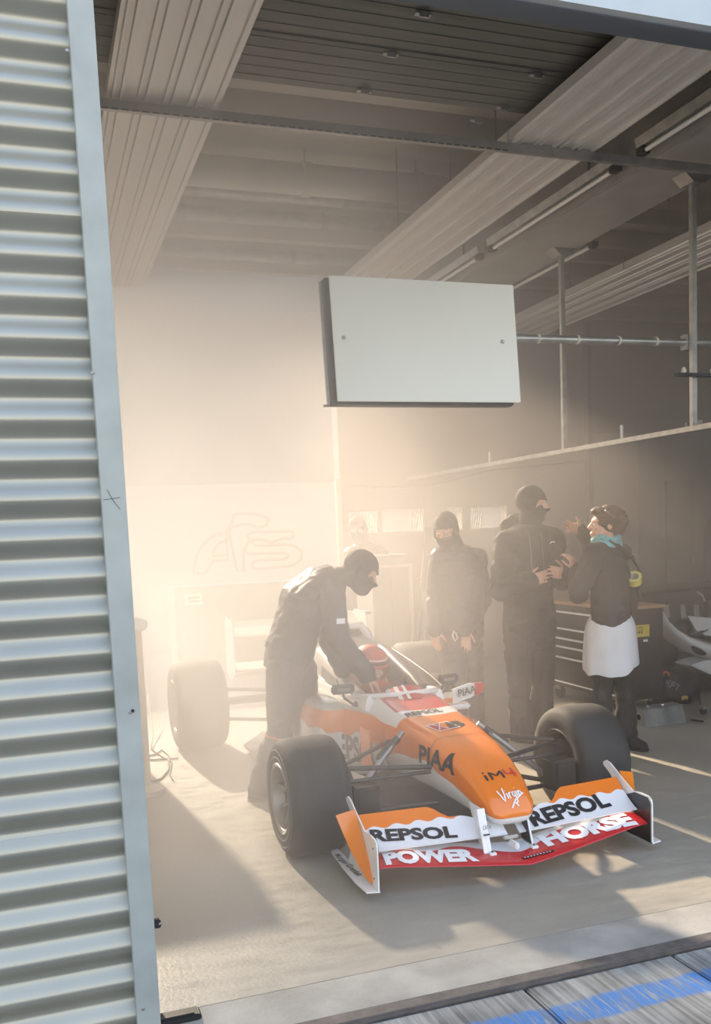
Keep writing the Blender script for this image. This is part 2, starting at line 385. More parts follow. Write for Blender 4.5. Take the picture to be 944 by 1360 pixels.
# ------------------------------------------------------------------ front wall: corrugated cladding left of the doorway
wf = sempty('wall_front', (-1, 2.9, 0))
PER = .118
def rib_sheet(z0, z1):
    zs = np.linspace(z0, z1, int((z1-z0)/PER*14)); grid = []
    for x in (-3.2, -1.2, .222): grid.append([Vector((x, 2.905-.0145*math.sin(2*math.pi*z/PER), z)) for z in zs])
    return B().sheet(grid, .0012)
for k in range(0, 6):
    z0, z1 = .66+.92*(k-1), .66+.92*k+.022
    o = rib_sheet(max(-.1, z0), z1).build('cladding_sheet', 'clad', wf, smooth=60); o.location.y += -.0015*(k % 2)
    for x in (-2.4, -1.6, -.8): B().cyl((x, 2.893, z1-.06), (x, 2.884, z1-.06), .007, n=8).build('screw', 'steel', wf)
B().bb(-3.2, .2, 2.935, 2.99, -.1, 4.6).build('backing', 'greywall', wf)
# header above the doorway
B().bb(.24, 6.2, 2.80, 2.835, 3.266, 5.2).build('header_panel', 'header', wf)
B().bb(.24, 6.2, 2.835, 2.868, 3.262, 3.33).build('header_trim', 'header_band', wf)
B().bb(.24, 6.2, 2.872, 3.0, 3.30, 5.2).build('header_beam', 'header_band', wf)
B().bb(5.0, 9, 2.80, 3.0, -.05, 5.2).build('front_pier', 'greywall', wf)
# steel door post
tp = sempty('trim_3', (.23, 2.85, 0))
B().bb(.195, .266, 2.838, 2.842, -.02, 4.4).build('post_face', 'jamb', tp)
B().bb(.262, .2665, 2.8425, 3.02, -.02, 4.4).build('post_return', 'jamb', tp)
B().bb(.195, .199, 2.8425, 2.90, -.02, 4.4).build('post_flange', 'jamb', tp)
for (px, py) in ((89, 67), (123, 495), (173, 946), (176, 944), (190, 1340)):
    q = at(px, py, Y=2.838); b = B(); b.lathe([(-.001, .0055), (.002, .0055), (.003, .004), (.003, .0001)], q, (0, -1, 0), 10); b.build('screw', 'steel' if px != 176 else 'black', tp)
strokes([[(0, 0), (1, .12)], [(.25, .6), (.6, -.1), (.95, -.6)]], at(137, 664, Y=2.8375), (1, 0, 0), (0, 0, 1), .05, .05, .0007, 'ink', tp, name='scratch', off=.0006)
q = at(209, 1226, Y=2.86)
lt = thing('door_latch', 'small dark steel latch on the edge of the door post near the floor', 'latch', q)
B().bb(q.x-.012, q.x+.010, q.y-.01, q.y+.01, q.z-.014, q.z+.014).build('latch_body', 'darksteel', lt, bevel=.003)
B().cyl((q.x+.004, q.y-.012, q.z), (q.x+.012, q.y-.012, q.z+.006), .003, n=8).build('latch_pin', 'steel', lt)
ds = thing('door_stop', 'black steel angle lying on the floor at the foot of the door post', 'door stop', (.33, 2.88, 0))
B().prism([(.268, 2.90, .0), (.39, 2.90, .0), (.40, 2.90, .008), (.39, 2.90, .022), (.268, 2.90, .022)], (0, -.055, 0)).build('stop_body', 'black', ds, bevel=.003)
B().bb(.268, .375, 2.8505, 2.86, .0222, .027).build('stop_lip', 'darksteel', ds)
# ------------------------------------------------------------------ ceiling
ce = sempty('ceiling', (3, 6, 4.1))
B().bb(-1.4, 9, 2.9, 8.8, 4.12, 4.3).build('ceiling_deck', 'ceil', ce)  # stops short at the rear left: open strip added to let sun in
B().bb(3.3, 9, 8.8, 9.9, 4.12, 4.3).build('ceiling_deck', 'ceil', ce)
for y in (5.15, 5.55, 6.75, 7.30, 7.75, 8.25, 8.7, 9.15):
    xj = -1.3 if y < 8.75 else 3.35
    B().prism([(xj, y-.09, 4.12), (xj, y+.09, 4.12), (xj, y+.05, 4.0), (xj, y-.05, 4.0)], (8.9-xj, 0, 0)).build('joist', 'ceil', ce)
B().bb(3.43, 3.93, 3.0, 9.7, 3.55, 4.12).build('beam', 'concrete', ce, bevel=.012)
B().bb(3.3, 9, 9.60, 9.9, 3.95, 4.12).build('edge_beam', 'concrete', ce)
# open sectional door lying under the ceiling
sd = thing('sectional_door', 'dark sectional garage door stored flat under the ceiling behind the header', 'garage door', (1.6, 3.7, 3.62))
for k in range(3):
    y0 = 3.02+k*.435; o = B().bb(-.6, 2.97, y0, y0+.427, 3.62, 3.66).build('door_panel', 'deck', sd, bevel=.006)
    for j in range(5): B().bb(-.6, 2.97, y0+.04+.08*j, y0+.046+.08*j, 3.617, 3.6195).build('panel_rib', 'deck', o)
for (px, py) in ((518, 72), (483, 121), (561, 19), (668, 143), (633, 160), (712, 100)):
    q = at(px, py, Z=3.61); b = B()
    b.bb(q.x-.035, q.x+.035, q.y-.012, q.y+.012, q.z-.004, q.z+.002); b.bb(q.x-.02, q.x+.02, q.y-.02, q.y-.012, q.z-.02, q.z+.002)
    b.build('hinge', 'galv', sd)
cr = thing('cross_rail', 'grey steel rail crossing under the ribbed ceiling panels', 'rail', (1.6, 4.36, 3.45))
B().bb(-.6, 6.0, 4.345, 4.375, 3.445, 3.49).build('rail_bar', 'steel', cr, bevel=.003)
b = B()
for k in range(80):
    x = -.4+k*.045
    if x < 2.4: b.bb(x, x+.028, 4.341, 4.3445, 3.444, 3.450)
o = b.build('seal_dash', 'black', cr); o['kind'] = 'stuff'
# ribbed radiant heating panels
def heater(name, label, x0, x1, y0, y1, z, joints=()):
    t = thing(name, label, 'ceiling panel', ((x0+x1)/2, (y0+y1)/2, z), 'ribbed radiant panels under the ceiling')
    W = x1-x0; prof = [(0, .05), (0, 0)]
    ribs = [.05, .12, .27, .34, .50, .57, .72, .79, .95]
    for r in ribs:
        prof += [(r*W-.008, 0), (r*W-.004, -.013), (r*W+.004, -.013), (r*W+.008, 0)]
    prof += [(W, 0), (W, .05)]
    ys = [y0]+list(joints)+[y1]
    for i in range(len(ys)-1):
        grid = [[Vector((x0+a, y, z+h)) for a, h in prof] for y in (ys[i]+.004, ys[i+1]-.004)]
        B().sheet(grid, .002).build('panel', 'heater', t)
        b = B()
        for r in (.265, .60): b.tube([(x0+r*W, ys[i]+.01, z+.012), (x0+r*W, ys[i+1]-.01, z+.012)], .006, 6)
        b.build('heating_pipe', 'galv', t)
    for k in range(4): B().bb(x0+.02+k*W/4, x0+W/4-.02+k*W/4, y0-.006, y0+.002, z+.004, z+.046).build('end_cap', 'darksteel', t)
    for y in np.arange(max(4.6, y0+.5), y1, 1.4):
        for x in (x0+.06, x1-.06): B().cyl((x, y, z+.03), (x, y, 4.11), .004, n=6).build('hanger', 'steel', t)
    return t
heater('ceiling_panel', 'ribbed grey ceiling panel at the left, next to the door post', .437, .934, 3.02, 7.45, 3.5, (4.36,))
heater('ceiling_panel', 'wide ribbed grey ceiling panel running in above the white board', 2.43, 2.95, 3.31, 7.2, 3.5, (4.36,))
heater('ceiling_panel', 'ribbed grey ceiling panel farthest right, behind the hanging posts', 4.72, 5.42, 4.2, 9.2, 3.6, (6.6,))
# big duct and pipes crossing under the ceiling
du = thing('ventilation_duct', 'round grey duct crossing below the ceiling behind the cross rail', 'duct', (1.5, 6.2, 3.95))
B().tube([(-1.2, 6.2, 3.93), (3.40, 6.2, 3.93)], .10, 20).build('duct_pipe', 'duct', du, smooth=40)
for x in (.9, 1.9, 2.72):
    B().lathe([(-.03, .10), (-.03, .112), (.03, .112), (.03, .10)], (x, 6.2, 3.93), (1, 0, 0), 20).build('collar', 'duct', du, smooth=30)
    B().cyl((x, 6.2, 4.02), (x, 6.2, 4.12), .006, n=6).build('hanger', 'steel', du)
for y, r, z, lab in ((6.52, .04, 3.93, 'thin pipe under the ceiling just behind the round duct'), (7.05, .055, 3.95, 'grey pipe crossing below the ceiling, second behind the duct'), (8.0, .05, 3.95, 'pipe crossing the ceiling farthest back in the haze')):
    o = B().tube([(-1.2, y, z), (3.40, y, z)], r, 12).build('ceiling_pipe', 'galv', None, smooth=40); tag(o, lab, 'pipe', 'pipes below the ceiling')
    for x in (1.2, 2.3): B().lathe([(-.02, r), (-.02, r+.01), (.02, r+.01), (.02, r)], (x, y, z), (1, 0, 0), 12).build('clamp', 'steel', o)
# cable tray beside the concrete beam
ct = thing('cable_tray', 'dark cable tray with cables between the wide ribbed panel and the beam', 'cable tray', (3.18, 5, 3.8))
for x in (3.06, 3.30): B().bb(x-.006, x+.006, 3.1, 7.6, 3.78, 3.84).build('tray_side', 'darksteel', ct)
for k in range(15): B().bb(3.07, 3.29, 3.2+k*.3, 3.23+k*.3, 3.782, 3.792).build('tray_rung', 'darksteel', ct)
for k, (x, r) in enumerate(((3.10, .012), (3.135, .016), (3.18, .01), (3.21, .014), (3.25, .012))):
    B().tube([(x+.01*math.sin(i*1.3+k), 3.1+i*.45, 3.80+r) for i in range(11)], r, 6).build('cable', 'cable' if k % 2 else 'steel', ct, smooth=60)
for y in (3.6, 4.7, 5.6, 6.6):
    B().bb(3.04, 3.32, y, y+.05, 3.75, 3.779).build('bracket', 'steel', ct); B().bb(3.32, 3.34, y, y+.05, 3.75, 4.12).build('bracket', 'steel', ct)
# fluorescent strip lights
def strip(label, x, y0, y1, z):
    t = thing('strip_light', label, 'light', (x, (y0+y1)/2, z), 'fluorescent strip lights along the beam')
    B().prism([(x-.035, y0, z+.05), (x+.035, y0, z+.05), (x+.022, y0, z), (x-.022, y0, z)], (0, y1-y0, 0)).build('housing', 'galv', t)
    B().tube([(x, y0+.05, z-.022), (x, y1-.05, z-.022)], .014, 10).build('tube', 'tube', t, smooth=50)
    for y in (y0, y1-.06):
        B().bb(x-.025, x+.025, y, y+.06, z-.04, z-.001).build('end_cap', 'darksteel', t)
    B().bb(x-.01, x+.01, y0+.3, y0+.33, z+.05, z+.3).build('hanger', 'steel', t)
strip('fluorescent strip light nearest the header at the right edge', 3.37, 3.25, 4.55, 3.62)
strip('long fluorescent strip light on the beam above the left hanging post', 3.37, 4.75, 6.35, 3.62)
strip('short fluorescent strip light at the beam just above the white board', 3.37, 6.5, 7.9, 3.62)
strip('fluorescent strip light on the far side of the beam beside the hanging post', 4.05, 6.0, 7.5, 3.60)
# hanging rail on posts
hr = thing('hanging_rail', 'white steel rail hung from two posts on the right', 'rail', (3.82, 6, 2.09))
o = B().bb(3.80, 3.84, 3.2, 9.2, 2.068, 2.10).build('rail_bar', 'galv', hr, bevel=.003)
for y in (4.66, 6.1):
    po = B().bb(3.803, 3.837, y-.017, y+.017, 2.10, 3.52).build('post', 'galv', hr, bevel=.003)
    B().prism([(3.72, y-.06, 3.549), (3.92, y-.06, 3.549), (3.86, y-.06, 3.50), (3.78, y-.06, 3.50)], (0, .12, 0)).build('top_bracket', 'steel', po)
for y in (5.38, 7.3): B().cyl((3.82, y, 2.10), (3.82, y, 2.19), .014, n=10).build('peg', 'galv', hr)
for y in (4.6, 4.72): B().cyl((3.82, y, 2.101), (3.82, y, 2.125), .012, n=6).build('bolt', 'steel', hr)
bm_ = thing('boom_pipe', 'grey pipe with cable ties reaching from the white board to the posts', 'pipe', (3.6, 4.62, 2.6))
B().tube([(2.45, 4.70, 2.592), (3.78, 4.70, 2.60), (5.6, 4.70, 2.615)], .023, 12).build('pipe', 'galv', bm_, smooth=50)
for x in (2.78, 3.04, 3.32, 3.58, 4.0):
    B().lathe([(-.007, .023), (-.007, .027), (.007, .027), (.007, .023)], (x, 4.70, 2.592+.008*(x-2.45)), (1, 0, 0), 12).build('cable_tie', 'offwhite', bm_)
B().bb(3.78, 3.86, 4.678, 4.73, 2.555, 2.645).build('clamp', 'steel', bm_, bevel=.004)
ib = thing('insulator_bar', 'short dark bar with two white insulators on the right post', 'bracket', (3.8, 4.62, 2.37))
B().bb(3.66, 3.98, 4.605, 4.64, 2.385, 2.405).build('bar', 'darksteel', ib)
for x in (3.72, 3.93): B().lathe([(0, .012), (.01, .016), (.025, .014), (.035, .006), (.035, .0001)], (x, 4.62, 2.405), (0, 0, 1), 12).build('insulator', 'offwhite', ib, smooth=50)
# white board
wb = thing('white_board', 'blank cream white board hung in front of a dark panel above the pit', 'board', (2.05, 4.62, 2.54))
Rb = Matrix.Rotation(math.radians(-5), 3, 'X')
o = B().box((2.055, 4.60, 2.54), (1.065, .012, .645), Rb).build('board', 'white', wb, bevel=.002)
B().box((2.035, 4.655, 2.532), (1.06, .05, .655), Rb).build('backing_panel', 'darksteel', wb, bevel=.004)
b = B(); b.box((2.02, 4.676, 2.21), (1.08, .014, .012), Rb); b.box((1.496, 4.676, 2.53), (.012, .014, .64), Rb); b.build('wire_frame', 'galv', wb)
for px, py in ((457, 448), (668, 453.5)):
    q = at(px, py, Y=4.585); B().lathe([(0, .011), (.006, .011), (.008, .008), (.012, .007), (.012, .0001)], (q.x, 4.594, q.z), (0, -1, 0), 10).build('bolt', 'galv', wb)
B().bb(1.98, 2.62, 4.69, 4.72, 2.55, 2.60).build('mount', 'steel', wb)
# ------------------------------------------------------------------ other walls
struct(B().bb(-1.6, -1.4, 2.9, 9.9, -.05, 4.3).build('wall_left', 'offwhite'))
struct(B().bb(8.6, 9, 2.9, 9.9, -.05, 4.3).build('wall_right', 'greywall'))
wk = sempty('wall_back', (5, 9.75, 0))
WIN = [(3.30, 3.66), (3.70, 4.22), (4.50, 4.71), (4.80, 5.30)]
B().bb(3.22, 8.6, 9.7, 9.9, -.05, 1.51).build('lower_wall', 'greywall', wk)  # left part kept open, a doorway added to let the sun in
B().bb(3.22, 8.6, 9.7, 9.9, 1.775, 3.95).build('upper_wall', 'greywall', wk)
xs = [3.22]+[v for w_ in WIN for v in w_]+[8.6]
for i in range(0, len(xs), 2): B().bb(xs[i], xs[i+1], 9.7, 9.9, 1.51, 1.775).build('pier', 'greywall', wk)
for k, (a0, a1) in enumerate(WIN):
    t = sempty('window_%d' % (k+1), ((a0+a1)/2, 9.75, 1.64))
    b = B(); b.bb(a0, a1, 9.72, 9.78, 1.51, 1.525); b.bb(a0, a1, 9.72, 9.78, 1.76, 1.775); b.bb(a0, a0+.015, 9.72, 9.78, 1.525, 1.76); b.bb(a1-.015, a1, 9.72, 9.78, 1.525, 1.76); b.build('frame', 'offwhite', t)
    B().bb(a0+.015, a1-.015, 9.745, 9.75, 1.525, 1.76).build('pane', 'pane', t)
    b = B(); hx = a0+.02 if k in (2, 3) else a1-.16
    for j in range(5):
        x = hx+j*.03; b.prism([(x, 9.744, 1.53), (x+.014, 9.744, 1.53), (x+.054 if x+.07 < a1 else a1-.02, 9.744, 1.755), (x+.04 if x+.06 < a1 else a1-.03, 9.744, 1.755)], (0, -.003, 0))
    b.build('stripe_film', 'white', t)
# pilasters and tall panels on the back wall at the right
for x0, x1, z1, mk in ((6.35, 6.42, 3.9, 'panelB'), (6.42, 7.05, 2.6, 'panelA'), (7.05, 7.4, 2.6, 'greywall'), (8.1, 8.55, 1.55, 'panelB')):
    B().bb(x0, x1, 9.62, 9.699, 0, z1).build('wall_panel', mk, wk, bevel=.004)
dk = sempty('door_1', (7.7, 9.65, 0))
B().bb(7.50, 7.92, 9.64, 9.69, 0, 2.02).build('leaf', 'panelB', dk, bevel=.004)
B().bb(7.84, 7.87, 9.60, 9.64, .95, 1.05).build('handle', 'steel', dk)

struct(B().bb(-30, 40, 38, 42, -.4, 15.5).build('sky_screen_wall', 'sky_screen'))  # added wall that covers the bright sky behind the rear opening
# ================================================================== RACING CAR (centre line X=1.93, front axle Y=4.2, rear axle Y=6.72)
XC = 1.93
car = thing('racing_car', 'orange and white open-wheel racing car with black slick tyres and red nosed front wing', 'race car', (XC, 5.2, 0))
def wave(y, a=.012, k=26): return a*math.sin(k*y)
# painted monocoque: orange above a wavy line, white below, white band and red cowl before the cockpit
mc = mat('car_paint', (.83, .235, .02), .24, coat=.6); n = mc.node_tree.nodes; l = mc.node_tree.links; p = n['Principled BSDF']; tc = n['Texture Coordinate']
sx = n.new('ShaderNodeSeparateXYZ'); l.new(tc.outputs['Object'], sx.inputs[0])
def curve_node(src, pts, lo, hi):
    q = n.new('ShaderNodeMapRange'); q.inputs[1].default_value = lo; q.inputs[2].default_value = hi; l.new(src, q.inputs[0])
    c = n.new('ShaderNodeFloatCurve'); cv = c.mapping.curves[0]; c.mapping.use_clip = False
    cv.points[0].location = ((pts[0][0]-lo)/(hi-lo), pts[0][1]); cv.points[1].location = ((pts[-1][0]-lo)/(hi-lo), pts[-1][1])
    for a_, b__ in pts[1:-1]: cv.points.new((a_-lo)/(hi-lo), b__)
    c.mapping.update(); l.new(q.outputs[0], c.inputs['Value']); return c.outputs[0]
def cmp(a, b, soft=.002):
    q = n.new('ShaderNodeMath'); q.operation = 'SUBTRACT'; l.new(a, q.inputs[0])
    if isinstance(b, float): q.inputs[1].default_value = b
    else: l.new(b, q.inputs[1])
    r = n.new('ShaderNodeMapRange'); r.inputs[1].default_value = -soft; r.inputs[2].default_value = soft; l.new(q.outputs[0], r.inputs[0]); return r.outputs[0]
def mixc(f, a, b):
    q = n.new('ShaderNodeMix'); q.data_type = 'RGBA'; l.new(f, q.inputs['Factor'])
    for k, v in (('A', a), ('B', b)):
        if isinstance(v, tuple): q.inputs[k].default_value = (*v, 1)
        else: l.new(v, q.inputs[k])
    return q.outputs['Result']
LIV = [(3.4, .235), (3.60, .265), (3.72, .30), (3.85, .345), (3.98, .365), (4.10, .40), (4.25, .385), (4.42, .372), (4.60, .325), (4.78, .285), (5.0, .275), (5.4, .30), (5.8, .33)]
cv = curve_node(sx.outputs['Y'], LIV, 3.4, 5.8)
above = cmp(sx.outputs['Z'], cv)
c0 = mixc(above, (.80, .80, .78), (.80, .20, .012))
# white band ahead of the cockpit, bowed in plan
dx = n.new('ShaderNodeMath'); dx.operation = 'SUBTRACT'; l.new(sx.outputs['X'], dx.inputs[0]); dx.inputs[1].default_value = XC
d2 = n.new('ShaderNodeMath'); d2.operation = 'POWER'; l.new(dx.outputs[0], d2.inputs[0]); d2.inputs[1].default_value = 2
yb = n.new('ShaderNodeMath'); yb.operation = 'MULTIPLY_ADD'; l.new(d2.outputs[0], yb.inputs[0]); yb.inputs[1].default_value = -1.5; l.new(sx.outputs['Y'], yb.inputs[2])
top = cmp(sx.outputs['Z'], .505, .004)
q1 = n.new('ShaderNodeMath'); q1.operation = 'MULTIPLY'; l.new(top, q1.inputs[0]); l.new(cmp(yb.outputs[0], 4.390, .003), q1.inputs[1])
c1 = mixc(q1.outputs[0], c0, (.80, .80, .78))
q2 = n.new('ShaderNodeMath'); q2.operation = 'MULTIPLY'; l.new(top, q2.inputs[0]); l.new(cmp(yb.outputs[0], 4.485, .003), q2.inputs[1])
d_in = n.new('ShaderNodeMapRange'); d_in.inputs[1].default_value = .0285; d_in.inputs[2].default_value = .0265; l.new(d2.outputs[0], d_in.inputs[0])
q3 = n.new('ShaderNodeMath'); q3.operation = 'MULTIPLY'; l.new(q2.outputs[0], q3.inputs[0]); l.new(d_in.outputs[0], q3.inputs[1])
l.new(mixc(q3.outputs[0], c1, (.50, .035, .035)), p.inputs['Base Color']); M['car_paint'] = mc
# section table: Y, half width, bottom z, top z, squareness
SEC = [(3.535, .070, .240, .275, 3), (3.548, .100, .222, .300, 4), (3.58, .120, .212, .338, 5), (3.68, .142, .212, .405, 6), (3.80, .160, .222, .456, 6.5), (3.95, .176, .230, .500, 7), (4.15, .194, .232, .535, 7),
       (4.40, .213, .225, .565, 6.5), (4.62, .230, .205, .598, 6), (4.80, .245, .17, .628, 5)]
def section(y, hw, zb, zt, pw, N=48):
    zc = (zb+zt)/2; hz_ = (zt-zb)/2; out = []
    for j in range(N):
        a = 2*math.pi*j/N; ca, sa = math.cos(a), math.sin(a)
        x = hw*math.copysign(abs(ca)**(2/pw), ca); z = hz_*math.copysign(abs(sa)**(2/pw), sa)
        t = (z+hz_)/(2*hz_); x *= (.70+.30*min(1, t*1.7))*(1-.16*max(0, t-.6)/.4)     # narrower keel, slightly narrower top
        out.append(Vector((XC+x, y, zc+z)))
    return out
def interp(tab, ys):
    res = []
    for y in ys:
        for i in range(len(tab)-1):
            if tab[i][0] <= y <= tab[i+1][0]+1e-6:
                t = (y-tab[i][0])/(tab[i+1][0]-tab[i][0]); res.append(tuple(a+(b-a)*t for a, b in zip(tab[i], tab[i+1]))); break
    return res
YS = [3.535, 3.541, 3.548, 3.562, 3.58, 3.60, 3.64, 3.68, 3.74]+list(np.arange(3.8, 4.81, .05))
nose = B().loft([section(*s_) for s_ in interp(SEC, YS)]).build('nose_cone', 'car_paint', car, smooth=50)
# cockpit tub: outer sides, open at the top
TUB = [(4.80, .245, .17, .628), (5.0, .262, .12, .60), (5.25, .275, .08, .57), (5.5, .285, .06, .585), (5.72, .29, .06, .62)]
for s_ in (-1, 1):
    rings = []
    for y, hw, zb, zt in TUB:
        o_ = XC+s_*hw; i_ = XC+s_*(hw-.055)
        rings.append([Vector((XC+s_*hw*.72, y, zb)), Vector((XC+s_*hw*.93, y, zb+.12)), Vector((o_, y, (zb+zt)/2+.05)), Vector((o_-s_*.004, y, zt-.05)), Vector((o_-s_*.022, y, zt-.006)), Vector((i_, y, zt-.004)), Vector((i_-s_*.01, y, zt-.06)), Vector((XC+s_*hw*.60, y, zb+.05))])
    B().loft(rings).build('cockpit_side', 'car_paint', car, smooth=50)
B().bb(XC-.2, XC+.2, 4.8, 5.7, .07, .12).build('cockpit_floor', 'carbon', car)
B().prism([(XC-.2, 5.55, .12), (XC+.2, 5.55, .12), (XC+.2, 5.72, .56), (XC-.2, 5.72, .56)], (0, .05, 0)).build('seat_back', 'carbon', car)
# rim of the cockpit opening
rim = [(XC-.245, 5.62, .605), (XC-.25, 5.35, .575), (XC-.243, 5.1, .58), (XC-.225, 4.92, .603), (XC-.19, 4.80, .617), (XC-.10, 4.74, .625), (XC, 4.72, .627), (XC+.10, 4.74, .625), (XC+.19, 4.80, .617), (XC+.225, 4.92, .603), (XC+.243, 5.1, .58), (XC+.25, 5.35, .575), (XC+.245, 5.62, .605)]
B().tube(rim, .017, 10).build('cockpit_rim', 'carwhite', car, smooth=60)
# red cowl with pale flashes and the dark screen
grid = []
for i in range(6):
    t = i/5; row = []
    for j in range(13):
        a = -1+2*j/12; row.append(Vector((XC+a*(.16-.02*t), 4.66+.12*t+.10*a*a, .606+.060*t*(1-.6*a*a)-.022*a*a)))
    grid.append(row)
B().sheet(grid, .006).build('cowl', 'red', car, smooth=60)
B().cyl((XC-.01, 4.77, .64), (XC-.01, 4.77, .72), .006, n=8).build('pitot_tube', 'carbon', car)
B().sheet([[Vector((XC+s_*.30 if 0 else XC+.242+.01*t, y, zb+(zt-zb)*t)) for y, zb, zt in ((4.84, .60, .625), (5.0, .59, .665), (5.2, .58, .70), (5.4, .58, .73), (5.62, .59, .76))] for t in (0, .5, 1)], .012).build('cockpit_liner', 'carbon', car, smooth=60)
B().tube([Vector((XC+.252, y, z)) for y, z in ((4.84, .627), (5.0, .667), (5.2, .702), (5.4, .732), (5.62, .762))], .008, 8).build('liner_edge', 'darksteel', car, smooth=60)
for a, bb_ in ((-.75, -.62), (-.5, -.36), (-.22, -.1)):
    b = B(); g2_ = []
    for i in range(6):
        t = i/5; g2_.append([Vector((XC+q*(.16-.02*t), 4.66+.12*t+.10*q*q, .611+.060*t*(1-.6*q*q)-.022*q*q)) for q in (a, (a+bb_)/2, bb_)])
    b.sheet(g2_, .002).build('cowl_stripe', 'carwhite', car)
B().lathe([(0, .030), (.003, .028), (.003, .0005)], (XC-.262, 4.93, .545), (-1, -.25, .35), 20).build('surround_intake', 'black', car)
# sidepods
SP = [(4.98, 0, .145, .53), (5.02, .035, .12, .555), (5.15, .06, .09, .57), (5.6, .075, .07, .565), (6.0, .06, .06, .53), (6.4, .02, .06, .46), (6.75, -.06, .08, .36)]
msp = mat('sidepod_paint', (.83, .235, .02), .26, coat=.5); n = msp.node_tree.nodes; l = msp.node_tree.links; p = n['Principled BSDF']; tc = n['Texture Coordinate']
sx = n.new('ShaderNodeSeparateXYZ'); l.new(tc.outputs['Object'], sx.inputs[0])
cva = curve_node(sx.outputs['Y'], [(4.6, .36), (4.77, .387), (4.86, .412), (4.94, .378), (5.03, .425), (5.15, .405), (5.3, .43), (5.5, .40), (5.8, .42), (6.2, .33), (6.8, .2)], 4.6, 6.8)
c0 = mixc(cmp(sx.outputs['Z'], cva), (.72, .72, .70), (.80, .20, .012))
c1 = mixc(cmp(sx.outputs['Z'], .525, .006), c0, (.55, .54, .50))
c2 = mixc(cmp(sx.outputs['Y'], 6.12, .01), c1, (.22, .21, .20))
l.new(c2, p.inputs['Base Color']); M['sidepod_paint'] = msp
pods = []
for s_ in (-1, 1):
    rings = []
    for y, ex, zb, zt in SP:
        xo = XC+s_*(.42+ex); xi = XC+s_*.22; zc = (zb+zt)/2; r = []
        for j in range(28):
            a = 2*math.pi*j/28; ca, sa = math.cos(a), math.sin(a)
            r.append(Vector(((xo+xi)/2+(abs(xo-xi)/2)*math.copysign(abs(ca)**.55, ca), y, zc+(zt-zb)/2*math.copysign(abs(sa)**.55, sa))))
        rings.append(r)
    o = B().loft(rings).build('sidepod', 'sidepod_paint', car, smooth=50); pods.append(o)
    if s_ < 0: continue
    B().bb(XC+s_*.28-.0, XC+s_*.415, 4.955, 4.982, .22, .46).build('air_inlet', 'black', o, bevel=.01)
    B().box((XC+s_*.36, 4.965, .475), (.24, .07, .035), Matrix.Rotation(math.radians(8), 3, 'X')).build('inlet_lip', 'carwhite' if s_ > 0 else 'orange', o, bevel=.012)
# flank panels that sweep from the nose to the sidepods
flanks = []
for s_ in (-1, 1):
    grid = []
    for k in range(9):
        t = k/8; row = []
        for y, dx_, zb, zt in ((4.60, .222, .24, .50), (4.74, .243, .20, .53), (4.88, .278, .16, .545), (5.00, .335, .14, .548), (5.10, .405, .12, .55), (5.22, .462, .11, .55), (5.40, .492, .10, .54), (5.65, .502, .10, .53)):
            row.append(Vector((XC+s_*(dx_-.05*max(0, t-.75)/.25*min(1, max(.3, (y-4.6)/.5))-.03*max(0, .35-t)/.35), y, zb+(zt-zb)*t)))
        grid.append(row)
    flanks.append(B().sheet(grid, .008).build('flank_panel', 'sidepod_paint', car, smooth=60))
# dark dome on the far sidepod and red tipped vane beside it
B().ell((XC+.37, 5.22, .565), .11, .20, .075, None, 20, 12).build('pod_dome', 'carbon', car, smooth=60)
vn = B().prism([(XC+.36, 4.93, .50), (XC+.36, 4.93, .585), (XC+.50, 4.97, .605), (XC+.565, 5.0, .59), (XC+.555, 5.0, .535), (XC+.5, 4.97, .515)], (0, .012, 0)).build('pod_vane', 'carwhite', car)
B().prism([(XC+.535, 4.972, .525), (XC+.53, 4.972, .60), (XC+.585, 4.985, .60), (XC+.60, 4.99, .575), (XC+.58, 4.985, .535)], (0, .020, 0)).build('vane_tip', 'red', vn)
text('PIAA', (XC+.39, 4.925, .535), (1, .2, .12), (0, 0, 1), .045, 'ink', vn, None, bold=.02, off=.003)
# engine cover, roll hoop, headrest
EC = [(5.60, .19, .50, .80), (5.72, .20, .45, .90), (5.9, .19, .42, .86), (6.2, .16, .38, .76), (6.6, .12, .34, .62), (6.95, .07, .30, .46)]
B().loft([[v for v in [Vector((XC+hw*math.copysign(abs(math.cos(2*math.pi*j/24))**.8, math.cos(2*math.pi*j/24)), y, (zb+zt)/2+(zt-zb)/2*math.copysign(abs(math.sin(2*math.pi*j/24))**.8, math.sin(2*math.pi*j/24)))) for j in range(24)]] for y, hw, zb, zt in EC]).build('engine_cover', 'silver', car, smooth=50)
for s_ in (-1, 1):
    hd = B(); hd.loft([hd.ring((XC+s_*.21, y, z), Vector((1, 0, 0)), Vector((0, 0, 1)), .045, h, 14, 2.8) for y, z, h in ((5.02, .60, .02), (5.15, .62, .05), (5.4, .65, .075), (5.62, .68, .10), (5.72, .68, .11))])
    hd.build('headrest', 'silver' if s_ < 0 else 'carbon', car, smooth=50)
for s_ in (-1, 1):
    o = B().prism([(XC+s_*.257, 5.2, .60), (XC+s_*.257, 5.58, .62), (XC+s_*.257, 5.56, .70), (XC+s_*.257, 5.28, .66)], (s_*.004, 0, 0)).build('headrest_panel', 'inkgrey', car)
B().tube([(XC-.16, 5.70, .6), (XC-.13, 5.70, .82), (XC-.06, 5.69, .93), (XC+.06, 5.69, .93), (XC+.13, 5.70, .82), (XC+.16, 5.70, .6)], .028, 10).build('roll_hoop', 'carwhite', car, smooth=60)
B().box((XC, 5.72, .86), (.17, .10, .11)).build('airbox', 'black', car, bevel=.03)
b = B()
for x, z in ((XC-.36, .74), (XC-.30, .80), (XC-.33, .70)): b.cap((x, 5.7, z), (x+.05, 5.72, z+.05), .02, .02, 8)
